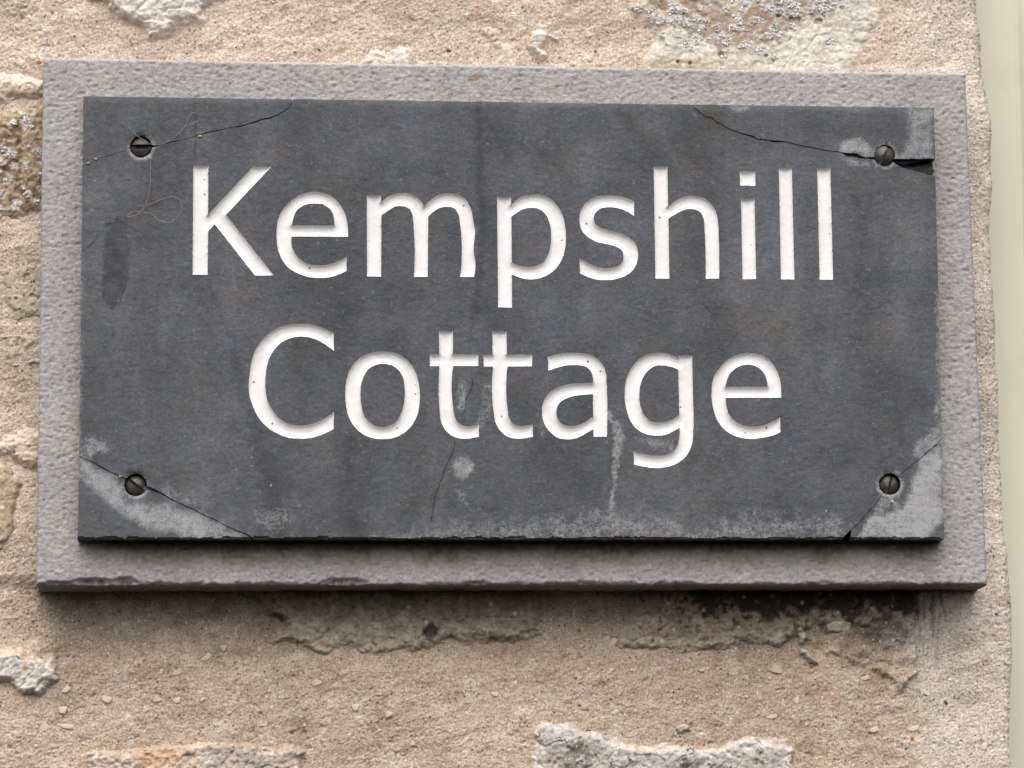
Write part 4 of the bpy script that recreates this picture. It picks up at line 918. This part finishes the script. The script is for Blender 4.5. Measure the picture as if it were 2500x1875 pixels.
        F = np.concatenate([np.stack([i, j, np.full(n, 2*n)], -1), np.stack([j, i, i+n], -1), np.stack([j, i+n, j+n], -1)])
        me = mesh('split_layer', V, F, M_SLATE, False, {'wear': np.repeat(np.array([[0, .5, .35]]), len(V), 0)}); link('split_layer', me, slate)
    return slate
slate = build_name_slate()

# ---- screws: domed heads with a cut slot
def screw(px, py, r, ang, top, wslot, label):
    R_ = r*PX; w = wslot*PX
    vs = list(np.linspace(-R_*0.999, -w, 16))+[-w*0.98, w*0.98]+list(np.linspace(w, R_*0.999, 16)); n = 33; V = []
    for k, v in enumerate(vs):
        half = math.sqrt(max(R_*R_-v*v, 1e-12)); uu = np.linspace(-half, half, n); rr = np.hypot(uu, v)/R_
        z = 0.0030*np.sqrt(np.clip(1-(rr*0.96)**2, 0, 1))
        if abs(v) < w*0.99: z = np.minimum(z, 0.0030)*0+0.00005
        z = z+0.00006*fbm(uu/PX, np.full(n, v/PX), 8, 2, 571+int(px))
        V.append(np.stack([uu, z, np.full(n, v)], -1))
    V = np.array(V); nr = len(vs); F = grid_faces(nr, n); V = V.reshape(-1, 3)
    idx = np.arange(nr*n).reshape(nr, n); ring = np.concatenate([idx[0, :-1], idx[:-1, -1], idx[-1, :0:-1], idx[:0:-1, 0]])
    q = V[ring].copy(); q[:, 1] = -0.004; b = len(V)+np.arange(len(ring)); V = np.concatenate([V, q])
    F = np.concatenate([F, np.stack([ring, b, np.roll(b, -1), np.roll(ring, -1)], -1)])
    ca, sa = math.cos(math.radians(ang)), math.sin(math.radians(ang))
    o = at(px, py, Y_FACE-top)
    W = np.stack([o[0]+V[:, 0]*ca-V[:, 2]*sa, o[1]-V[:, 1]+0.0030, o[2]+V[:, 0]*sa+V[:, 2]*ca], -1)
    me = mesh('screw', W, F, M_SCREW, True); me.set_sharp_from_angle(angle=math.radians(40))
    link('screw', me, sign, label)
screw(344, 358, 24.5, 1, -0.0004, 6.0, 'slotted screw head with a level slot, in the upper left corner')
screw(2161, 377, 24.5, 60, 0.0022, 3.4, 'rusty slotted screw head standing proud in the upper right corner')
screw(331.5, 1184, 24.5, -40, -0.0007, 3.8, 'slotted screw head in the lower left corner')
screw(2172, 1182, 24.5, 71, -0.0005, 3.4, 'slotted screw head in the lower right corner')

# ---- crumbs stuck to the sign
def crumb(px, py, a, b, y, mat, name):
    v = IV*np.array([a, min(a, b)*.6, b])*0.5*PX*(1+np.random.default_rng(int(px)).uniform(-.3, .3, (12, 1)))
    link(name, mesh(name, v+at(px, py, y), IF, mat, True), slate)
for x, y, a, b in ((1034, 666, 10, 9), (780, 567, 7, 5), (907, 1043, 8, 8), (1519, 490, 6, 3), (1443, 650, 5, 5), (1094, 823, 6, 5), (1589, 1037, 5, 5), (1554, 1109, 6, 6), (1110, 557, 4, 5), (1835, 875, 4, 4), (1820, 1057, 6, 3)):
    crumb(x, y, a, b, Y_FACE+0.0016, M_DIRT, 'dirt_crumb')
for x, y, a, b in ((216, 398, 10, 4), (234, 388, 7, 4), (488, 332, 11, 5), (293, 1163, 6, 4), (2179, 1225, 7, 7), (2156, 1210, 5, 5)):
    crumb(x, y, a, b, Y_FACE-0.0004, M_STRAW, 'straw_crumb')

# ================================================================== HAIRS caught on the upper left screw
def tube(pts, rad, name, label):
    P = np.array(zoomA(pts)); n0 = len(P); s = np.concatenate([[0], np.cumsum(np.hypot(*np.diff(P, axis=0).T))])
    t = np.linspace(0, s[-1], int(s[-1]/2.2)); k = np.arange(n0)
    tan = np.gradient(P, s, axis=0); X = []
    for tt in t:
        i = min(np.searchsorted(s, tt, 'right')-1, n0-2); L = s[i+1]-s[i]; f = (tt-s[i])/L
        X.append((2*f**3-3*f**2+1)*P[i]+(f**3-2*f**2+f)*L*tan[i]+(-2*f**3+3*f**2)*P[i+1]+(f**3-f**2)*L*tan[i+1])
    X = np.array(X); y = Y_FACE-0.0005-0.0006*np.abs(np.sin(t/37.0)); C = at(X[:, 0], X[:, 1], y)
    d = np.gradient(C, axis=0); d /= np.linalg.norm(d, axis=1)[:, None]; up = np.array([0, -1.0, 0]); b = np.cross(d, up); b /= np.linalg.norm(b, axis=1)[:, None]; nn = np.cross(b, d)
    R_ = rad*PX; a = np.linspace(0, 2*math.pi, 6, endpoint=False)
    V = (C[:, None]+R_*(np.cos(a)[None, :, None]*b[:, None]+np.sin(a)[None, :, None]*nn[:, None])).reshape(-1, 3)
    m = len(C); i = np.arange(m*6).reshape(m, 6); j = np.roll(i, -1, 1)
    F = np.stack([i[:-1], j[:-1], j[1:], i[1:]], -1).reshape(-1, 4)
    o = link(name, mesh(name, V, F, M_HAIR, True)); o['label'] = label; o['category'] = 'hair'; o['group'] = 'hairs caught on the sign'
tube([(830,818),(870,865),(920,900),(970,930),(1020,938),(1060,930),(1110,900),(1160,860),(1190,825),(1240,800),(1280,785)], .42, 'hair_strand', 'short pale hair lying across the upper left screw')
tube([(1042,938),(1000,970),(980,1020),(975,1100),(972,1200),(955,1290),(920,1360),(870,1395),(820,1400),(850,1375),(920,1372),(980,1385),(1030,1425),(1080,1440),(1130,1425),(1165,1385),(1178,1340),(1165,1295),(1125,1275),(1060,1285),(1000,1310),(930,1332),(890,1330)], .36, 'hair_strand', 'long looping pale hair hanging beside the letter K')
tube([(1190,826),(1208,795),(1222,755),(1248,730),(1275,735)], .35, 'hair_strand', 'tiny curl of hair above the crack near the upper left screw')
